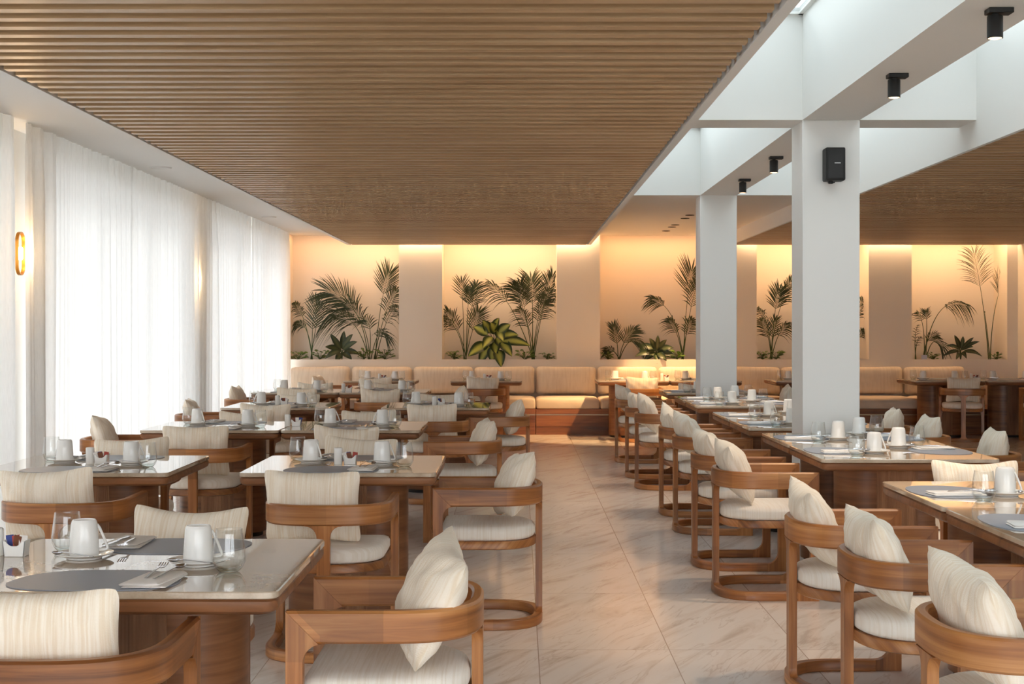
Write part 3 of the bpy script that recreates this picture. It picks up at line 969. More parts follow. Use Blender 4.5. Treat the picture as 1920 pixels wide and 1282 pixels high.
def make_chair():
    t = empty('dining_armchair')
    hw, th = 0.262, 0.034
    h = th / 2
    z0, z1 = 0.582, 0.670
    e = 0.007
    sec = [(-h, z0 + e), (-h + e, z0), (h - e, z0), (h, z0 + e), (h, z1 - e), (h - e, z1), (-h + e, z1), (-h, z1 - e)]
    rl = MB().sweep([(x, y, 0) for x, y in u_path(hw, 0.26, 0.0, -0.243, front_pts=2)], sec)
    ms = len(sec)
    for q in list(range(ms)) + list(range(len(rl.v) - ms, len(rl.v))):
        vx, vy, vz = rl.v[q]
        rl.v[q] = (vx, vy - (z1 - vz), vz)
    rl.build('back_rail', M['chairwood'], t)
    bs = [(-0.022, 0.004), (-0.018, 0), (0.018, 0), (0.022, 0.004), (0.022, 0.040), (0.018, 0.045), (-0.018, 0.045), (-0.022, 0.040)]
    MB().sweep([(x, y, 0) for x, y in u_path(hw - 0.004, 0.150, 0.0, -0.238)], bs).build('base_runner', M['chairwood'], t)
    # front legs with concave fillets up into the arm and down into the runner
    poly = [(0.26, 0.0), (0.26, z1), (0.2615 - (z1 - z0), z0 + 0.0005)] + arc(0.164, z0 - 0.05, 0.05, 90, 0) + arc(0.154, 0.105, 0.06, 0, -90) + [(0.150, 0.045), (0.150, 0.0)]
    for s in (1, -1):
        MB().prism(poly, 0, s * hw - h * 1.02, s * hw + h * 1.02, grain=2).build('front_leg', M['chairwood'], t, 0.004)
    # rear leg flares into the rail and the runner
    w = 0.028
    pr = [(-w - 0.055, z0 + 0.002), (w + 0.055, z0 + 0.002)] + arc(w + 0.05, z0 - 0.05, 0.05, 90, 180) + arc(w + 0.03, 0.075, 0.03, 180, 270) + [(w + 0.03, 0.03), (-w - 0.03, 0.03)] + arc(-w - 0.03, 0.075, 0.03, -90, 0) + arc(-w - 0.05, z0 - 0.05, 0.05, 0, 90)
    MB().prism(pr, 1, -0.2585, -0.2265, grain=2).build('rear_leg', M['chairwood'], t, 0.004)
    # seat frame and cushion
    def ring(s, dz, ins=0):
        pts = u_path(0.246 - ins, 0.235 - ins, -0.02, -0.228 + ins, 2.3, 12, 3)
        # round the two front corners
        return [(x * s, y * s, dz) for x, y in pts]
    sf = MB().loft([ring(1, 0.372, 0.012), ring(1, 0.378), ring(1, 0.408), ring(1, 0.413, 0.004)], grain=0)
    # shaped brackets from seat frame to the front legs
    for s in (1, -1):
        br = [(s * 0.246, 0.374), (s * 0.246, 0.30)] + [(s * (0.246 - 0.06 * (1 - math.cos(math.radians(a)))), 0.30 + 0.074 * math.sin(math.radians(a))) for a in (30, 60, 90)]
        sf.prism(br, 1, 0.214, 0.234, grain=0)
    sf.build('seat_frame', M['chairwood'], t)
    MB().loft([ring(1, 0.4135, 0.02), ring(1, 0.420, 0.009), ring(1, 0.432, 0.005), ring(1, 0.457, 0.005), ring(1, 0.472, 0.012), ring(1, 0.481, 0.03), ring(1, 0.486, 0.07), ring(1, 0.488, 0.12)], grain=1).build('seat_cushion', M['seat'], t, 0, 60)
    tag(t, None, 'chair')
    return t


chair_p = make_chair()
cush_p = [pillow_mb(0.43, 0.345, 0.15, 0.085, 26, 0.007, s, p=2.3, sag=0.008 + 0.004 * s).build('throw_cushion', M['cushion']) for s in range(4)]
CUSH_N = [0]


def put_chair(x, y, face, label_where, group, cush=True, dz=0.0, yaw=0.0, seed=None, tilt=None, roll=None, dx=0.0, cyaw=None, dy=0.0):
    """face: angle of the facing direction (0 = +Y)."""
    rz = face + math.radians(yaw)
    place(chair_p, (x, y, 0), rz, 'wooden armchair with cream seat, %s' % label_where, group)
    if not cush: return
    r = random.Random(int((x + 20) * 100 + y * 1000))
    ti = tilt if tilt is not None else r.uniform(9, 15)
    ro = roll if roll is not None else r.uniform(-3.5, 3.5)
    cyw = cyaw if cyaw is not None else r.uniform(-7, 7)
    lx, ly = dx + r.uniform(-0.012, 0.012), -0.118 + dy
    cz = 0.487 + 0.163 + abs(ro) * 0.002
    R = Matrix.Rotation(rz, 4, 'Z')
    pos = R @ Vector((lx, ly, 0))
    M4 = Matrix.Rotation(rz + math.radians(cyw), 4, 'Z') @ Matrix.Rotation(math.radians(ti), 4, 'X') @ Matrix.Rotation(math.radians(ro), 4, 'Y')
    place(cush_p[CUSH_N[0] % 4], (x + pos.x, y + pos.y, cz), 0, 'cream cushion on the armchair, %s' % label_where, 'cream cushions on the armchairs',
          rot=M4.to_euler(), cat='cushion')
    CUSH_N[0] += 1


# ------------------------------------------------------------------ table
TS = 0.46


def rrect(hx, hy, r, z, n=5):
    pts = []
    for (cx, cy_, a0) in [(hx - r, hy - r, 0), (-hx + r, hy - r, 90), (-hx + r, -hy + r, 180), (hx - r, -hy + r, 270)]:
        for k in range(n + 1):
            a = math.radians(a0 + 90 * k / n)
            pts.append((cx + r * math.cos(a), cy_ + r * math.sin(a), z))
    return pts


def make_table():
    t = empty('dining_table')
    hx, hy = 0.459, 0.464
    MB().loft([rrect(hx - 0.003, hy - 0.003, 0.03, 0.7305), rrect(hx, hy, 0.033, 0.733), rrect(hx, hy, 0.033, 0.747), rrect(hx - 0.003, hy - 0.003, 0.03, 0.75)]).build('stone_top', M['stone'], t, 0, 30)
    MB().loft([rrect(hx - 0.022, hy - 0.022, 0.03, 0.688), rrect(hx - 0.006, hy - 0.006, 0.035, 0.698), rrect(hx - 0.002, hy - 0.002, 0.035, 0.708), rrect(hx - 0.002, hy - 0.002, 0.035, 0.724), rrect(hx - 0.01, hy - 0.01, 0.03, 0.7305)], grain=0).build('wood_frame', M['tablewood'], t, 0, 30)
    # stadium pedestal: reeded straight panels with drum-shaped ends
    R, L = 0.19, 0.11
    for s in (1, -1):
        pan = MB()
        y0, y1 = (R - 0.012, R - 0.002) if s > 0 else (-R + 0.002, -R + 0.012)
        pan.box(-L, L, y0, y1, 0.03, 0.688, grain=2)
        pan.build('reeded_panel', M['reedwood'], t)
    base = MB()
    st = lambda r, z: [(L + r * math.cos(a), r * math.sin(a), z) for a in [math.radians(-90 + 9 * k) for k in range(21)]] + [(-L - r * math.cos(a), -r * math.sin(a), z) for a in [math.radians(-90 + 9 * k) for k in range(21)]]
    a_, b_ = st(R - 0.004, 0.03), st(R - 0.004, 0.688)
    core = MB(); nn_ = len(a_); pr_ = 0; fs, us = [], []
    for q in range(nn_):
        q2 = (q + 1) % nn_
        dl_ = math.dist(a_[q], a_[q2])
        fs.append([q, q2, nn_ + q2, nn_ + q]); us.append([(pr_, 0.03), (pr_ + dl_, 0.03), (pr_ + dl_, 0.688), (pr_, 0.688)])
        pr_ += dl_
    core.add(a_ + b_, fs, us)
    core.build('pedestal_drum', M['tablewood'], t)
    MB().loft([st(R - 0.025, 0.0), st(R - 0.025, 0.03)]).build('plinth', M['black'], t)
    tag(t, None, 'table')
    return t


table_p = make_table()

# key: (x, y, phrase)
TABLES = {
    'T1': (-1.075, 4.13, 'front table left of aisle'),
    'T1L': (-2.005, 4.13, 'front table cut off by left edge'),
    'T2': (-0.845, 7.15, 'second table left of aisle'),
    'T2L': (-2.09, 7.15, 'second window-side table'),
    'T3': (-1.115, 9.95, 'third table left of aisle'),
    'T3L': (-2.045, 9.95, 'third window-side table'),
    'T4': (-0.71, 12.62, 'fourth table left of aisle'),
    'T4L': (-2.07, 12.62, 'fourth window-side table'),
    'T5': (-1.43, 15.55, 'fifth table left of aisle'),
    'T5L': (-2.355, 15.55, 'fifth window-side table'),
    'T6L': (-1.80, 18.92, 'banquette table nearest the curtains'),
    'T6': (-0.42, 18.92, 'banquette table just left of aisle'),
    'RA2': (2.05, 4.93, 'nearest table right of aisle'),
    'RA1': (2.05, 5.865, 'second-nearest table right of aisle'),
    'RB1': (2.015, 7.85, 'third table right of aisle'),
    'RB2': (2.015, 8.785, 'fourth table right of aisle'),
    'RC1': (2.01, 10.18, 'fifth table right of aisle'),
    'RC2': (2.01, 11.115, 'sixth table right of aisle'),
    'RD1': (2.0, 12.90, 'seventh table right of aisle'),
    'RD2': (2.0, 13.835, 'eighth table right of aisle'),
    'RE': (2.0, 15.43, 'ninth table right of aisle'),
    'R6a': (1.475, 18.92, 'first banquette table right of aisle'),
    'R6b': (2.405, 18.92, 'second banquette table right of aisle'),
    'R6c': (3.75, 18.92, 'banquette table half behind speaker column'),
    'R6d': (5.55, 18.98, 'left banquette table in right corner'),
    'R6e': (6.48, 18.98, 'right banquette table in right corner'),
}
for key, (x, y, ph) in TABLES.items():
    lab = ph + ', stone top on a wooden drum pedestal'
    place(table_p, (x, y, 0), 0, lab, 'square stone-topped dining tables')

UP, DOWN, RIGHT, LEFT = 0, PI, -PI / 2, PI / 2
GL, GR = 'armchairs left of the aisle', 'armchairs right of the aisle'
def P(k): return TABLES[k][2]
# near-side chairs, backs to the camera
put_chair(-1.11, 3.50, UP, 'camera side of ' + P('T1'), GL, roll=-1, cyaw=3, dx=-0.035)
put_chair(-0.83, 6.36, UP, 'camera side of ' + P('T2'), GL, roll=1, dx=-0.06, cyaw=0)
put_chair(-2.0, 6.42, UP, 'camera side of ' + P('T2L'), GL, roll=-2, dx=-0.05)
put_chair(-1.10, 9.21, UP, 'camera side of ' + P('T3'), GL, roll=2)
put_chair(-2.03, 9.21, UP, 'camera side of ' + P('T3L'), GL, roll=0)
put_chair(-0.69, 11.86, UP, 'camera side of ' + P('T4'), GL, dx=-0.02)
put_chair(-2.07, 11.86, UP, 'camera side of ' + P('T4L'), GL)
put_chair(-1.42, 14.86, UP, 'camera side of ' + P('T5'), GL)
put_chair(-2.27, 14.86, UP, 'camera side of ' + P('T5L'), GL)
put_chair(-0.45, 18.19, UP, 'camera side of ' + P('T6'), GL)
put_chair(-1.80, 18.19, UP, 'camera side of ' + P('T6L'), GL)
# far-side chairs, facing the camera
put_chair(-1.14, 4.83, DOWN, 'far side of ' + P('T1'), GL, roll=-1, cyaw=-5, tilt=14, dx=-0.0)
put_chair(-0.885, 7.87, DOWN, 'far side of ' + P('T2'), GL, roll=-3)
put_chair(-2.14, 7.87, DOWN, 'far side of ' + P('T2L'), GL, roll=2, cyaw=6)
put_chair(-1.13, 10.67, DOWN, 'far side of ' + P('T3'), GL)
put_chair(-2.05, 10.67, DOWN, 'far side of ' + P('T3L'), GL)
put_chair(-0.73, 13.34, DOWN, 'far side of ' + P('T4'), GL)
put_chair(-2.06, 13.34, DOWN, 'far side of ' + P('T4L'), GL)
put_chair(-1.45, 16.27, DOWN, 'far side of ' + P('T5'), GL)
put_chair(-2.33, 16.27, DOWN, 'far side of ' + P('T5L'), GL)
# aisle-end chairs facing the curtains
put_chair(-0.36, 4.10, LEFT, 'aisle end of ' + P('T1'), GL, yaw=0, cyaw=12, roll=-9, tilt=24, dy=-0.004, dx=-0.03)
put_chair(-0.145, 7.05, LEFT, 'aisle end of ' + P('T2'), GL, cyaw=10, tilt=20, roll=6, dy=-0.01)
put_chair(-0.375, 9.83, LEFT, 'aisle end of ' + P('T3'), GL, cyaw=4, tilt=21, dy=-0.01)
put_chair(-0.165, 12.52, LEFT, 'aisle end of ' + P('T4'), GL, tilt=20, cyaw=6)
put_chair(-0.73, 15.45, LEFT, 'aisle end of ' + P('T5'), GL)
# window-end chairs facing the aisle
put_chair(-2.75, 9.95, RIGHT, 'window end of ' + P('T3L'), GL, roll=-6, tilt=18, cyaw=10)
put_chair(-2.76, 12.7, RIGHT, 'window end of ' + P('T4L'), GL, tilt=18, cyaw=6)
put_chair(-2.90, 15.5, RIGHT, 'window end of ' + P('T5L'), GL, tilt=14)
put_chair(-2.51, 18.9, RIGHT, 'window end of ' + P('T6L'), GL)
# right block, aisle side facing right
put_chair(1.31, 3.74, RIGHT, 'bottom right corner of the photo', GR, cyaw=3, tilt=20, roll=6, dy=-0.01)
for key, yc, xb in [('RA2', 4.85, 1.088), ('RA1', 5.73, 1.068), ('RB1', 7.78, 1.045), ('RB2', 8.70, 1.043), ('RC1', 10.16, 1.086), ('RC2', 11.09, 1.078), ('RD1', 12.90, 1.037), ('RD2', 13.84, 1.02), ('RE', 15.42, 1.027)]:
    put_chair(xb + 0.26, yc, RIGHT, 'aisle side of ' + P(key), GR, tilt=random.uniform(20, 26), cyaw=random.uniform(-4, 9), roll=random.uniform(0, 11), dy=-0.028)
# right block, far side facing the aisle
for key in ['RB1', 'RB2', 'RC1', 'RC2', 'RD1', 'RD2', 'RE']:
    put_chair(TABLES[key][0] + 0.72 + 0.04, TABLES[key][1], LEFT, 'wall side of ' + P(key), GR, tilt=random.uniform(6, 12), cyaw=random.uniform(-12, 0), roll=random.uniform(-4, 4))
put_chair(2.14, 6.575, DOWN, 'far end of ' + P('RA1'), GR, tilt=14, roll=0)
put_chair(2.0, 16.16, DOWN, 'far end of ' + P('RE'), GR)
put_chair(1.54, 18.19, UP, 'camera side of ' + P('R6a'), GR)
put_chair(5.62, 18.25, UP, 'camera side of ' + P('R6d'), GR, yaw=-14)
put_chair(6.72, 18.2, UP, 'camera side of ' + P('R6e'), GR, cush=False, yaw=20)

# ------------------------------------------------------------------ tableware prototypes
def make_mug():
    """upturned mug: mouth down, foot ring up"""
    t = empty('coffee_mug')
    prof = [(0.039, 0.001), (0.0425, 0.0), (0.043, 0.004), (0.0405, 0.05), (0.037, 0.094), (0.0345, 0.101), (0.032, 0.104), (0.030, 0.104), (0.0285, 0.1005), (0.001, 0.1)]
    MB().lathe(prof, 36).build('mug_body', M['ceramic'], t)
    # slanting pointed handle
    path = [(0.036, 0, 0.088), (0.043, 0, 0.078), (0.055, 0, 0.05), (0.064, 0, 0.026), (0.0655, 0, 0.018), (0.060, 0, 0.014), (0.050, 0, 0.014), (0.041, 0, 0.014)]
    MB().tube(path, [0.0045, 0.0042, 0.004, 0.004, 0.004, 0.004, 0.0042, 0.0045], 8).build('mug_handle', M['ceramic'], t)
    tag(t, None, 'mug')
    return t


def make_saucer():
    prof = [(0.001, 0.001), (0.046, 0.0), (0.050, 0.001), (0.052, 0.006), (0.078, 0.013), (0.084, 0.0165), (0.084, 0.0185), (0.077, 0.017), (0.050, 0.0105), (0.046, 0.0085), (0.001, 0.008)]
    o = MB().lathe(prof, 44).build('saucer', M['ceramic'])
    tag(o, None, 'saucer')
    return o


def make_glass():
    t = empty('stemless_glass')
    prof = [(0.001, 0.010), (0.022, 0.0105), (0.034, 0.016), (0.0425, 0.03), (0.0435, 0.042), (0.0405, 0.07), (0.0355, 0.105), (0.0345, 0.1165), (0.0355, 0.118), (0.0366, 0.1165),
            (0.0378, 0.105), (0.0428, 0.07), (0.0457, 0.042), (0.0447, 0.028), (0.037, 0.0125)]
    MB().lathe(prof, 40).build('glass_bowl', M['glass'], t)
    MB().lathe([(0.037, 0.0125), (0.029, 0.003), (0.023, 0.0), (0.001, 0.0005)], 40).build('glass_base', M['glassbase'], t)
    tag(t, None, 'glass')
    return t


def make_mat():
    pts = []
    for k in range(64):
        a = 2 * PI * k / 64
        c_, s_ = math.cos(a), math.sin(a)
        x = 0.222 * math.copysign(abs(c_) ** 0.78, c_)
        y = 0.158 * math.copysign(abs(s_) ** 0.78, s_)
        x *= 1 - 0.10 * (y / 0.158)
        pts.append((x, y))
    o = MB().loft([[(x, y, 0) for x, y in pts], [(x, y, 0.0022) for x, y in pts]]).build('placemat', M['mat'], None, 0, 30)
    tag(o, None, 'placemat')
    return o


def make_napkin(seed):
    r = random.Random(seed)
    W, L = 0.058, 0.105
    rings = []
    def ring(ins, z, sk=0):
        p = rrect(W - ins, L - ins, 0.008, 0)
        return [(x + 0.012 * (y / L) * sk, y + 0.006 * math.sin(x * 40 + seed), z + 0.004 * (0.5 + 0.5 * math.sin(y * 30 + seed)) * (z > 0.004) + 0.003 * math.sin(x * 45 + seed)* (z > 0.004)) for x, y, _ in p]
    m = MB().loft([ring(0.003, 0.0005), ring(0, 0.002), ring(0.0, 0.005), ring(0.004, 0.007)])
    m.loft([[(x * 0.93 - 0.003, y * 0.9 - 0.008, z + 0.0062) for x, y, z in ring(0.003, 0.0, 1)], [(x * 0.93 - 0.003, y * 0.9 - 0.008, z + 0.006) for x, y, z in ring(0.001, 0.005, 1)], [(x * 0.93 - 0.003, y * 0.9 - 0.008, z + 0.006) for x, y, z in ring(0.006, 0.008, 1)]])
    o = m.build('folded_napkin', M['napkin'], None, 0, 50)
    tag(o, None, 'napkin')
    return o


def make_fork():
    m = MB()
    # tines point to +y; handle tapers to -y
    m.sweep([(0, -0.10, 0.0), (0, -0.04, 0.003), (0, 0.02, 0.006), (0, 0.04, 0.005)], [(-0.0035, 0), (0.0035, 0), (0.0035, 0.0022), (-0.0035, 0.0022)])
    m.prism([(-0.004, 0.036), (0.004, 0.036), (0.012, 0.05), (0.012, 0.062), (-0.012, 0.062), (-0.012, 0.05)], 2, 0.0035, 0.0055)
    for k in range(4):
        x = -0.0105 + 0.007 * k
        m.sweep([(x, 0.060, 0.0035), (x, 0.08, 0.0042), (x, 0.10, 0.009)], [(-0.0014, 0), (0.0014, 0), (0.0010, 0.0018), (-0.0010, 0.0018)])
    o = m.build('fork', M['steel'])
    tag(o, None, 'fork')
    return o


def make_spoon(sc, name):
    m = MB()
    m.sweep([(0, -0.10 * sc, 0.0), (0, -0.04 * sc, 0.003), (0, 0.03 * sc, 0.007), (0, 0.048 * sc, 0.006)], [(-0.003, 0), (0.003, 0), (0.003, 0.002), (-0.003, 0.002)])
    rings = []
    for (f_, z) in [(0.05, 0.0005), (0.55, 0.0015), (0.85, 0.0042), (1.0, 0.0075), (0.97, 0.0088), (0.82, 0.0055), (0.5, 0.0028), (0.04, 0.0018)]:
        rings.append([(0.016 * sc * f_ * math.cos(a) * (1 - 0.12 * math.sin(a)), 0.070 * sc + 0.026 * sc * f_ * math.sin(a), z) for a in [2 * PI * k / 20 for k in range(20)]])
    m.loft(rings)
    o = m.build(name, M['steel'], None, 0, 60)
    tag(o, None, 'spoon')
    return o


def make_knife():
    m = MB()
    m.sweep([(0, -0.11, 0.001), (0, -0.02, 0.003)], [(-0.004, 0), (0.004, 0), (0.004, 0.004), (-0.004, 0.004)])
    m.prism([(-0.004, -0.02), (0.006, -0.02), (0.009, 0.02), (0.008, 0.08), (0.002, 0.105), (-0.004, 0.10)], 2, 0.003, 0.0046)
    o = m.build('table_knife', M['steel'])
    tag(o, None, 'knife')
    return o


def make_shaker():
    t = empty('salt_shaker')
    MB().lathe([(0.001, 0.0), (0.0195, 0.0), (0.0205, 0.002), (0.0205, 0.074), (0.020, 0.078), (0.017, 0.081), (0.001, 0.0825)], 28).build('shaker_body', M['ceramic'], t)
    m = MB()
    for k in range(3):
        a = 2 * PI * k / 3
        m.lathe([(0.0001, 0.0832), (0.0016, 0.0832)], 8, (0.006 * math.cos(a), 0.006 * math.sin(a), 0))
    m.build('shaker_holes', M['black'], t)
    tag(t, None, 'shaker')
    return t


def make_holder():
    """small square dish whose long sides dip in the middle"""
    hx, hy, hz, w = 0.034, 0.024, 0.047, 0.0035
    m = MB()
    m.box(-hx + 0.004, hx - 0.004, -hy + 0.003, hy - 0.003, 0, 0.005)
    top = [(-hx, hz), (-hx + 0.008, hz), (-0.016, 0.036), (-0.008, 0.0315), (0.008, 0.0315), (0.016, 0.036), (hx - 0.008, hz), (hx, hz)]
    side = [(-hx + 0.005, 0.001), (hx - 0.005, 0.001)] + top[::-1]
    m.prism(side, 1, -hy, -hy + w)
    m.prism(side, 1, hy - w, hy)
    for s in (1, -1):
        m.prism([(s * (hx - 0.005), 0.001), (s * hx, hz), (s * (hx - w), hz), (s * (hx - 0.005 - w), 0.001)], 1, -hy, hy)
    o = m.build('sachet_holder', M['ceramic'], None, 0.001)
    tag(o, None, 'sachet holder')
    return o


mug_p, saucer_p, glass_p, mat_p = make_mug(), make_saucer(), make_glass(), make_mat()
nap_p = [make_napkin(s) for s in (1, 2)]
fork_p, spoon_p, knife_p, tea_p = make_fork(), make_spoon(1.0, 'table_spoon'), make_knife(), make_spoon(0.72, 'teaspoon')
shaker_p, holder_p = make_shaker(), make_holder()
PK = [MB().box(-0.012, 0.012, -0.0012, 0.0012, 0, 0.055).build('sugar_sachet', M[c_]) for c_ in ('pk_blue', 'pk_brown', 'pk_red', 'pk_white')]
for o in PK: tag(o, None, 'sachet')
PKC = ['blue', 'brown', 'red', 'white']
TZ = 0.75


def setting(key, side, face, ox, oy, sauc, glas, full=True, nap=(0.15, -0.02), small=True):
    """local frame: diner faces +y' ; (ox, oy) = mat centre in world"""
    r = random.Random(hash((round(ox * 100), round(oy * 100))) & 0xffff)
    R = Matrix.Rotation(face, 4, 'Z')
    ph = TABLES[key][2]
    def w(lx, ly, z=0):
        p = R @ Vector((lx, ly, 0)); return (ox + p.x, oy + p.y, TZ + z)
    j = lambda a: r.uniform(-a, a)
    L = lambda s: '%s, %s side of %s' % (s, side, ph)
    if small:
        place(mat_p, w(0, 0, 0.0004), face + j(0.04), L('grey leather-look placemat'), 'grey placemats')
        nx, ny = nap[0] + j(0.012), nap[1] + j(0.015)
        na = j(0.12)
        place(nap_p[r.randint(0, 1)], w(nx, ny, 0.0028), face + na, L('folded white napkin'), 'folded napkins')
        place(fork_p, w(nx - 0.018, ny + 0.07, 0.016), face + na + 0.05, L('steel fork tucked in the napkin'), 'forks in the napkins')
        place(spoon_p if full else knife_p, w(nx + 0.022, ny + 0.06, 0.016), face + na - 0.12, L('steel %s tucked in the napkin' % ('spoon' if full else 'knife')), 'spoons and knives in the napkins')
    sx, sy = sauc[0] + j(0.01), sauc[1] + j(0.01)
    place(saucer_p, w(sx, sy), 0, L('white saucer'), 'white saucers')
    place(mug_p, w(sx, sy, 0.0092), face + r.choice([-0.5, 0.3, 0.9, 2.6, 3.5]), L('upturned white mug'), 'upturned white mugs')
    if small:
        ta = face + r.choice([1.9, -1.9, 1.4])
        q = R @ Vector((sx, sy, 0))
        dx_, dy_ = math.sin(ta - 0.0) * 0, 0
        c_ = Vector((math.cos(ta + PI / 2 + PI / 2), math.sin(ta + PI), 0)) * 0.057
        place(tea_p, (ox + q.x + c_.x, oy + q.y + c_.y, TZ + 0.0165), ta, L('small steel teaspoon on the saucer'), 'teaspoons on the saucers')
    gx, gy = glas[0] + j(0.01), glas[1] + j(0.01)
    place(glass_p, w(gx, gy, 0.0004), r.uniform(0, 6), L('clear stemless glass'), 'stemless glasses')


for key in ['T1', 'T2L', 'T2', 'T3L', 'T3', 'T4L', 'T4', 'T5L', 'T5', 'T6L', 'T6', 'R6a', 'R6b', 'R6c', 'R6d', 'R6e']:
    x, y, _ = TABLES[key]
    far = key[1] in '56' or key.startswith('R6')
    setting(key, 'camera', UP, x - 0.045, y - 0.30, (0.22, 0.26), (0.325, 0.14), True, small=True)
    setting(key, 'far', DOWN, x + 0.02, y + 0.30, (0.22, 0.22), (0.31, 0.10), False, small=True)
for key in ['RA2', 'RA1', 'RB1', 'RB2', 'RC1', 'RC2', 'RD1', 'RD2', 'RE']:
    x, y, _ = TABLES[key]
    setting(key, 'aisle', RIGHT, x - 0.285, y + 0.04, (0.13, 0.19), (0.31, 0.05), True, nap=(0.12, 0.0))
    if key not in ('RA2', 'RA1'):
        setting(key, 'wall', LEFT, x + 0.285, y + 0.03, (0.24, 0.16), (0.34, 0.03), False, nap=(0.12, 0.0))


def condiments(key, x, y, dx=0.0, n=4, both=False):
    ph = TABLES[key][2]
    r = random.Random(int(y * 10))
    place(shaker_p, (x - 0.03, y, TZ), 0, 'white cylindrical salt shaker in the middle of ' + ph, 'white shakers')
    hx_, hy_ = x + 0.032, y - 0.01
    place(holder_p, (hx_, hy_, TZ), 0, 'white dish of sugar sachets in the middle of ' + ph, 'sachet dishes')
    for i in range(n):
        k = (i + int(y)) % 4
        place(PK[k], (hx_ - 0.017 + 0.0115 * i, hy_ + r.uniform(-0.006, 0.006), TZ + 0.006), 0, '%s paper sachet in the sugar dish on %s' % (PKC[k], ph), 'sugar sachets',
              rot=(r.uniform(-0.12, 0.12), r.uniform(-0.3, 0.3), r.uniform(-0.3, 0.3)))


condiments('T2', -0.865, 7.13)
condiments('T2L', -2.1, 7.15)
condiments('T1', -1.535 + 0.02, 4.26)
condiments('T3', -1.56, 9.90)
condiments('T4L', -2.10, 12.7)
condiments('T4', -0.71, 12.6)
condiments('T5', -1.86, 15.5)
condiments('T6L', -1.80, 18.9)
condiments('T6', -0.42, 18.9)
condiments('R6a', 1.905, 18.9)
condiments('R6d', 5.98, 18.95)

# ------------------------------------------------------------------ planters and plants
for i, (xa, xb) in enumerate(NICHES):
    o = MB().box(xa, xb, 20.40, NICHE_Y, SILL - 0.03, SILL - 0.012).build('planter_soil', M['soil'])
    tag(o, 'dark potting soil filling the %s wall niche from the curtains' % ORD[i], 'soil', kind='stuff')


def W(px, py, Y):
    """photo position at a real distance Y -> world point"""
    return Vector(((px - 973) * Y / F, Y, CAM_H - (py - 616) * Y / F))


def bez(a, b_, c_, t):
    return a * (1 - t) ** 2 + b_ * 2 * t * (1 - t) + c_ * t * t


def keep_in_niche(m, o3):
    nx = [n_ for n_ in NICHES if n_[0] - 0.1 < o3.x < n_[1] + 0.1][0]
    out = []
    for (x, y, z) in m.v:
        wx, wy = x + o3.x, min(y + o3.y, NICHE_Y - 0.01)
        if wy > PIER_Y - 0.02:
            if wx < nx[0] + 0.008 or wx > nx[1] - 0.008:
                over = max(nx[0] + 0.008 - wx, wx - nx[1] + 0.008)
                k = 0.008 + 0.35 * over / (1 + 6 * over)
                wx = nx[0] + k if wx < nx[0] + 0.008 else nx[1] - k
        out.append((wx - o3.x, wy - o3.y, z))
    m.v = out


def leaflet(m, p, d, up, L, wd, droop, fold=0.25):
    """thin pointed leaflet from p along d, drooping"""
    d = d.normalized()
    side = d.cross(up).normalized()
    n_ = side.cross(d).normalized()
    pts = []
    prof = [0.25, 0.9, 1.0, 0.65, 0.06]
    v = []
    for k in range(5):
        t = k / 4
        c0 = p + d * (L * t) + Vector((0, 0, -1)) * (droop * L * t * t)
        w_ = wd * prof[k]
        v += [tuple(c0 - side * w_ + n_ * w_ * fold), tuple(c0), tuple(c0 + side * w_ + n_ * w_ * fold)]
    f, uv = [], []
    for k in range(4):
        for s in range(2):
            f.append([k * 3 + s, k * 3 + s + 1, (k + 1) * 3 + s + 1, (k + 1) * 3 + s])
            us = [0, 1, 0]
            uv.append([(us[s], k / 4), (us[s + 1], k / 4), (us[s + 1], (k + 1) / 4), (us[s], (k + 1) / 4)])
    m.add(v, f, uv)


def palm(label, base, fronds, Y=20.62, wd=0.011, seed=1):
    """fronds: list of (mid px, tip px, leaf length m, start fraction, leaf pairs, droop)"""
    r = random.Random(seed)
    root = empty('kentia_palm', W(base[0], base[1], Y))
    o3 = root.location
    o3.z = SILL - 0.012
    st, lf = MB(), MB()
    B = Vector(o3)
    for (mid, tip, LL, t0, n, droop) in fronds:
        dy1, dy2 = r.uniform(-0.10, 0.08), r.uniform(-0.14, 0.12)
        m_ = W(mid[0], mid[1], Y); m_.y += dy1
        t_ = W(tip[0], tip[1], Y); t_.y += dy2
        a = B + Vector((r.uniform(-0.02, 0.02), r.uniform(-0.02, 0.02), 0))
        K = 22
        path = [bez(a, m_, t_, k / K) - o3 for k in range(K + 1)]
        st.tube(path, [0.0075 * (1 - 0.75 * k / K) for k in range(K + 1)], 6)
        n = int(n * 0.95)
        for i in range(n):
            t = t0 + (1 - t0) * (i + 0.5) / n
            c0 = bez(a, m_, t_, t) - o3
            tg = (bez(a, m_, t_, min(1, t + 0.01)) - bez(a, m_, t_, t - 0.01)).normalized()
            sd = Vector((tg.z, 0.45 * r.uniform(-1, 1), -tg.x)).normalized()
            s_ = (i + 0.5) / n
            LLs = 1.2 * LL * (0.55 + 0.9 * math.sin(PI * min(1, 0.12 + 0.8 * s_)) * 0.5 + 0.0) * r.uniform(0.9, 1.1)
            for sg in (1, -1):
                ang = 0.85 - 0.45 * s_
                d = tg * math.cos(ang) + sd * sg * math.sin(ang) + Vector((0, r.uniform(-0.2, 0.2), 0))
                leaflet(lf, c0, d, Vector((0, 1, 0.2)), LLs, wd * 0.68 * r.uniform(0.85, 1.15), droop * r.uniform(0.7, 1.3))
        leaflet(lf, path[-1], (path[-1] - path[-2]), Vector((0, 1, 0)), LL * 0.6, wd, droop)
    keep_in_niche(lf, o3); keep_in_niche(st, o3)
    st.build('stems', M['stem'], root)
    lf.build('fronds', M['palm'], root, 0, 60, fix=False)
    tag(root, label, 'palm', 'kentia palms in the wall niches')
    return root


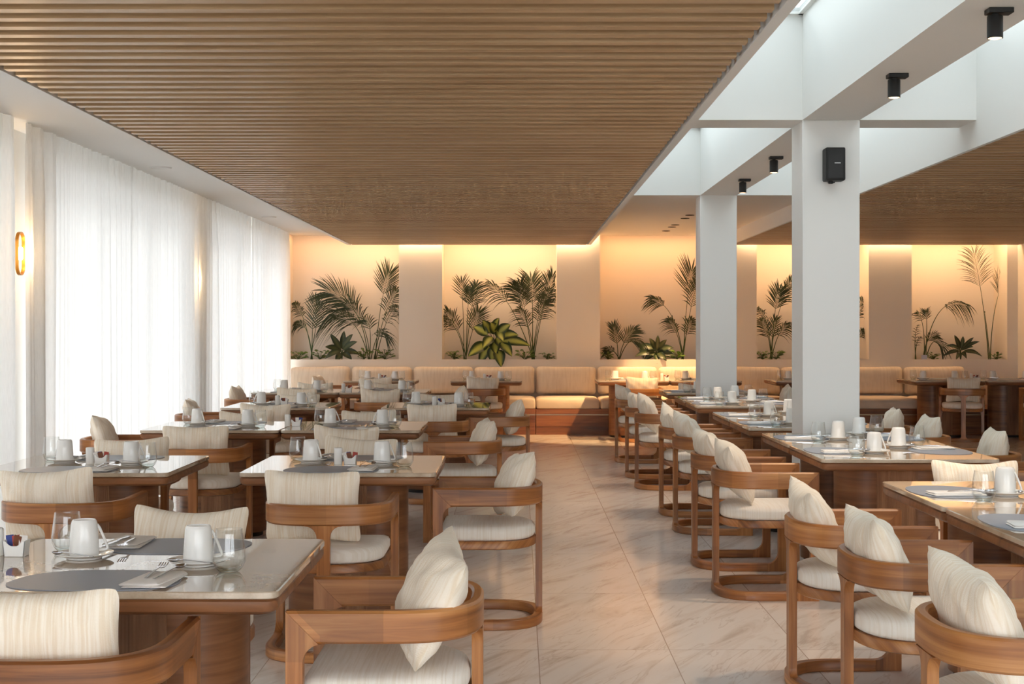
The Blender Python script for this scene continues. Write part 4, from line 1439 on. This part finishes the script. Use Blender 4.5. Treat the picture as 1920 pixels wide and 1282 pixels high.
def leafy(name, label, base, Y, leaves, mat, cat, group, seed=1, lw=1.25):
    """broad-leaved plant: leaves = (tip px, length factor width)"""
    r = random.Random(seed)
    root = empty(name, W(base[0], base[1], Y))
    o3 = root.location
    o3.z = SILL - 0.012
    lf, st = MB(), MB()
    B = Vector(o3)
    for (start, tip, wd, bow) in leaves:
        s0 = W(start[0], start[1], Y); s0.y += r.uniform(-0.05, 0.05)
        e0 = W(tip[0], tip[1], Y); e0.y += r.uniform(-0.16, 0.06)
        e0.y = min(e0.y, Y + 0.2)
        mid = (s0 + e0) / 2 + Vector((0, -0.04, bow))
        st.tube([B - o3, (B + s0) / 2 + Vector((0, 0, 0.02)) - o3, s0 - o3], [0.007, 0.006, 0.005], 6)
        K = 8
        v, f, uv = [], [], []
        dirv = (e0 - s0).normalized()
        side = dirv.cross(Vector((r.uniform(-0.3, 0.3), -1, 0.25))).normalized()
        nrm = side.cross(dirv)
        for k in range(K + 1):
            t = k / K
            c0 = bez(s0, mid, e0, t) - o3
            w_ = wd * lw * max(0.02, math.sin(PI * min(1, t ** 0.8)) ** 0.75)
            for q, cc in ((-1, 0.0), (-0.5, 0.5), (0, 1.0), (0.5, 0.5), (1, 0.0)):
                wob = 0.004 * math.sin(9 * t + q * 2)
                v.append(tuple(c0 + side * w_ * q - nrm * (abs(q) * w_ * -0.3) + nrm * wob))
        for k in range(K):
            for q in range(4):
                f.append([k * 5 + q, k * 5 + q + 1, (k + 1) * 5 + q + 1, (k + 1) * 5 + q])
                us = [0, 0.5, 1, 0.5, 0]
                uv.append([(us[q], k / K * 3 + tip[0]), (us[q + 1], k / K * 3 + tip[0]), (us[q + 1], (k + 1) / K * 3 + tip[0]), (us[q], (k + 1) / K * 3 + tip[0])])
        lf.add(v, f, uv)
    keep_in_niche(lf, o3); keep_in_niche(st, o3)
    st.build('stems', M['stem'], root)
    lf.build('leaves', mat, root, 0, 70, fix=False)
    tag(root, label, cat, group)
    return root


# niche by the curtains
palm('tall thin palm nearest the curtains, in the leftmost wall niche', (585, 667),
     [((575, 590), (552, 568), 0.17, 0.62, 13, 0.7), ((582, 600), (553, 606), 0.15, 0.6, 12, 0.7), ((586, 610), (590, 560), 0.22, 0.45, 14, 0.15), ((592, 610), (603, 575), 0.2, 0.5, 10, 0.1)], 20.62, seed=1)
palm('large arching palm in the middle of the leftmost wall niche', (693, 667),
     [((680, 560), (612, 545), 0.42, 0.5, 24, 0.25), ((672, 590), (625, 585), 0.36, 0.5, 20, 0.9), ((700, 600), (684, 600), 0.22, 0.5, 10, 0.4), ((708, 610), (722, 625), 0.22, 0.45, 12, 0.8), ((690, 600), (650, 570), 0.4, 0.55, 16, 0.6)], 20.58, seed=2)
palm('upright palm at the right end of the leftmost wall niche', (704, 667),
     [((712, 560), (730, 512), 0.30, 0.66, 16, 0.05), ((716, 590), (741, 545), 0.28, 0.6, 14, 0.5), ((720, 600), (742, 575), 0.26, 0.55, 12, 0.9)], 20.68, seed=3)
leafy('dracaena_plant', 'dark broad-leaved plant low in the leftmost wall niche', (641, 672), 20.5,
      [((640, 658), (612, 672), 0.035, 0.06), ((640, 656), (622, 626), 0.035, 0.03), ((641, 655), (645, 620), 0.035, 0.02), ((642, 655), (662, 626), 0.035, 0.03), ((643, 657), (672, 640), 0.035, 0.04),
       ((643, 660), (674, 664), 0.035, 0.05), ((641, 662), (632, 680), 0.04, 0.04), ((642, 662), (660, 674), 0.035, 0.04), ((639, 658), (612, 650), 0.035, 0.04)], M['dracaena'], 'plant', 'broad-leaved niche plants', 4)
# second niche
palm('slim palm at the left end of the second wall niche', (872, 667),
     [((876, 580), (880, 545), 0.20, 0.7, 12, 0.2), ((870, 600), (866, 530), 0.20, 0.8, 8, 0.1), ((880, 590), (893, 535), 0.24, 0.66, 14, 0.35), ((866, 620), (838, 585), 0.26, 0.55, 14, 0.45), ((862, 605), (828, 592), 0.2, 0.62, 10, 0.9), ((884, 620), (897, 585), 0.24, 0.55, 13, 0.15)], 20.60, seed=5)
palm('tall dense palm at the right end of the second wall niche', (1000, 667),
     [((962, 560), (918, 532), 0.26, 0.62, 14, 0.7), ((985, 580), (975, 535), 0.34, 0.62, 18, 0.4), ((1000, 570), (996, 525), 0.34, 0.6, 18, 0.25), ((1014, 580), (1036, 520), 0.32, 0.6, 20, 0.4), ((1008, 590), (1030, 545), 0.30, 0.55, 16, 0.8), ((996, 610), (975, 580), 0.24, 0.55, 13, 0.6), ((1004, 600), (1020, 560), 0.28, 0.55, 15, 0.6), ((990, 580), (963, 538), 0.3, 0.7, 14, 0.5)], 20.58, seed=6)
leafy('dieffenbachia_plant', 'large yellow-green variegated plant spilling over the second niche sill', (930, 672), 20.42,
      [((915, 628), (888, 612), 0.048, 0.03), ((925, 620), (936, 596), 0.036, 0.03), ((930, 625), (920, 604), 0.05, 0.02), ((934, 625), (957, 608), 0.045, 0.03), ((940, 640), (994, 648), 0.045, 0.07),
       ((915, 645), (878, 668), 0.055, 0.06), ((922, 640), (898, 684), 0.05, 0.05), ((932, 655), (940, 688), 0.056, 0.05), ((926, 650), (922, 680), 0.05, 0.05), ((938, 640), (960, 668), 0.05, 0.05),
       ((930, 632), (946, 655), 0.05, 0.03), ((924, 632), (906, 652), 0.05, 0.04), ((936, 632), (972, 628), 0.045, 0.05), ((920, 625), (905, 600), 0.045, 0.02), ((928, 640), (930, 664), 0.05, 0.03), ((932, 620), (944, 640), 0.045, 0.02)],
      M['dief'], 'plant', 'broad-leaved niche plants', 8, 1.6)
# third niche
palm('small low palm at the left end of the middle wall niche', (1161, 668),
     [((1158, 635), (1150, 612), 0.17, 0.4, 12, 0.1), ((1168, 630), (1190, 618), 0.19, 0.4, 13, 0.3), ((1180, 620), (1204, 645), 0.16, 0.5, 11, 0.8), ((1150, 650), (1136, 656), 0.13, 0.4, 8, 0.4)], 20.6, seed=9)
leafy('dracaena_plant', 'dark rosette plant low in the middle wall niche', (1230, 672), 20.48,
      [((1228, 660), (1190, 668), 0.035, 0.06), ((1229, 658), (1200, 646), 0.035, 0.05), ((1230, 657), (1216, 634), 0.032, 0.03), ((1231, 657), (1232, 628), 0.03, 0.02), ((1232, 657), (1248, 636), 0.032, 0.03), ((1232, 659), (1262, 652), 0.035, 0.06),
       ((1232, 661), (1266, 668), 0.035, 0.05), ((1230, 664), (1230, 682), 0.036, 0.04), ((1229, 662), (1208, 676), 0.035, 0.04), ((1232, 662), (1248, 676), 0.035, 0.04)], M['dracaena'], 'plant', 'broad-leaved niche plants', 10)
palm('tall palm in the middle wall niche beside the farther column', (1279, 668),
     [((1268, 570), (1222, 560), 0.20, 0.72, 13, 0.6), ((1284, 570), (1297, 508), 0.34, 0.68, 15, 0.05), ((1290, 580), (1308, 530), 0.3, 0.6, 14, 0.4), ((1272, 620), (1256, 600), 0.2, 0.55, 12, 0.6), ((1284, 620), (1298, 600), 0.22, 0.5, 12, 0.5)], 20.6, seed=11)
# fourth niche
palm('tall palm seen between the two columns in the fourth wall niche', (1446, 668),
     [((1448, 590), (1462, 545), 0.26, 0.66, 16, 0.2), ((1455, 580), (1484, 528), 0.26, 0.66, 14, 0.5), ((1440, 600), (1424, 578), 0.16, 0.66, 10, 0.9), ((1442, 630), (1430, 602), 0.2, 0.5, 12, 0.4), ((1456, 620), (1478, 608), 0.24, 0.5, 12, 0.9), ((1446, 630), (1456, 600), 0.18, 0.5, 10, 0.2)], 20.6, seed=12)
palm('palm mostly hidden by the speaker column in the fourth wall niche', (1598, 668),
     [((1600, 600), (1618, 562), 0.24, 0.6, 14, 0.6), ((1606, 620), (1622, 618), 0.2, 0.5, 12, 0.9), ((1590, 600), (1578, 560), 0.22, 0.6, 12, 0.5)], 20.6, seed=13)
# fifth niche
palm('slender palm with a long arching frond in the rightmost niche', (1733, 668),
     [((1732, 600), (1722, 586), 0.15, 0.66, 10, 0.7), ((1738, 600), (1736, 585), 0.13, 0.7, 9, 0.2), ((1752, 545), (1815, 572), 0.19, 0.60, 18, 1.0), ((1736, 630), (1752, 628), 0.14, 0.5, 10, 0.3), ((1746, 620), (1764, 650), 0.18, 0.5, 10, 0.7)], 20.62, wd=0.008, seed=14)
palm('small thin palm at the left edge of the rightmost niche', (1716, 668),
     [((1715, 630), (1716, 610), 0.1, 0.4, 8, 0.5), ((1718, 640), (1724, 632), 0.08, 0.4, 6, 0.5)], 20.62, wd=0.007, seed=15)
palm('tallest feathery palm at the right end of the rightmost niche', (1854, 668),
     [((1845, 570), (1826, 478), 0.36, 0.68, 24, 0.35), ((1862, 570), (1888, 520), 0.28, 0.72, 14, 0.15), ((1852, 600), (1851, 584), 0.02, 0.9, 2, 0.1)], 20.62, wd=0.006, seed=16)
leafy('dracaena_plant', 'dark spiky rosette plant low in the rightmost niche', (1801, 672), 20.5,
      [((1800, 658), (1768, 668), 0.022, 0.06), ((1800, 656), (1774, 648), 0.022, 0.05), ((1800, 655), (1784, 628), 0.026, 0.03), ((1801, 655), (1806, 630), 0.024, 0.02), ((1802, 655), (1822, 632), 0.022, 0.03), ((1803, 656), (1834, 640), 0.022, 0.05),
       ((1803, 659), (1842, 668), 0.024, 0.07), ((1801, 661), (1812, 672), 0.024, 0.04), ((1800, 661), (1788, 674), 0.024, 0.04), ((1802, 657), (1824, 650), 0.022, 0.05)], M['dracaena'], 'plant', 'broad-leaved niche plants', 17)


def herb(px, Y, label, seed, s=1.0):
    r = random.Random(seed)
    root = empty('leafy_herb', W(px, 672, Y)); root.location.z = SILL - 0.013
    m = MB()
    st = MB()
    for k in range(26):
        a = r.uniform(0, 2 * PI); rad = r.uniform(0.01, 0.10) * s; h = r.uniform(0.02, 0.12) * s
        p = Vector((rad * math.cos(a), rad * 0.6 * math.sin(a), h))
        st.tube([(0, 0, 0), tuple(p * 0.5 + Vector((0, 0, 0.01))), tuple(p)], 0.002, 4)
        leaflet(m, p, Vector((math.cos(a), math.sin(a) * 0.6, r.uniform(0.0, 0.8))), Vector((0.2, -0.4, 1)), r.uniform(0.045, 0.07) * s, 0.02 * s, 0.2, 0.3)
    st.build('stems', M['stem'], root)
    m.build('leaves', M['herb'], root, 0, 70, fix=False)
    tag(root, label, 'plant', 'low leafy plants on the niche sills')


for i, (px, lab, s_) in enumerate([(560, 'low leafy plant by the curtain end of the leftmost niche', 1.0), (600, 'low leafy plant beside the thin palm in the leftmost niche', 1.1), (682, 'bright leafy plant under the arching palm in the leftmost niche', 1.2),
                                   (722, 'low leafy plant at the right end of the leftmost niche', 1.2), (852, 'low leafy plant at the left end of the second niche', 1.0), (984, 'low leafy plant right of the variegated plant', 1.2), (1026, 'low leafy plant at the right end of the second niche', 0.8),
                                   (1140, 'low leafy plant at the left end of the middle niche', 0.8), (1270, 'bright leafy plant beside the rosette in the middle niche', 1.2), (1430, 'low leafy plant at the left end of the fourth niche', 0.9), (1455, 'low leafy plant under the palm between the columns', 1.0),
                                   (1750, 'low leafy plant beside the spiky rosette in the rightmost niche', 0.8), (1868, 'low leafy plant at the foot of the tallest palm', 0.8)]):
    herb(px, 20.5, lab, 40 + i, s_)
o = MB().box(-0.04, 0.04, -0.002, 0.002, 0, 0.075).build('plant_tag', M['tag'])
o.location = (W(1733, 668, 20.44).x, 20.44, SILL - 0.012)
tag(o, 'pale blue-white plant tag at the foot of a palm in the rightmost niche', 'tag')
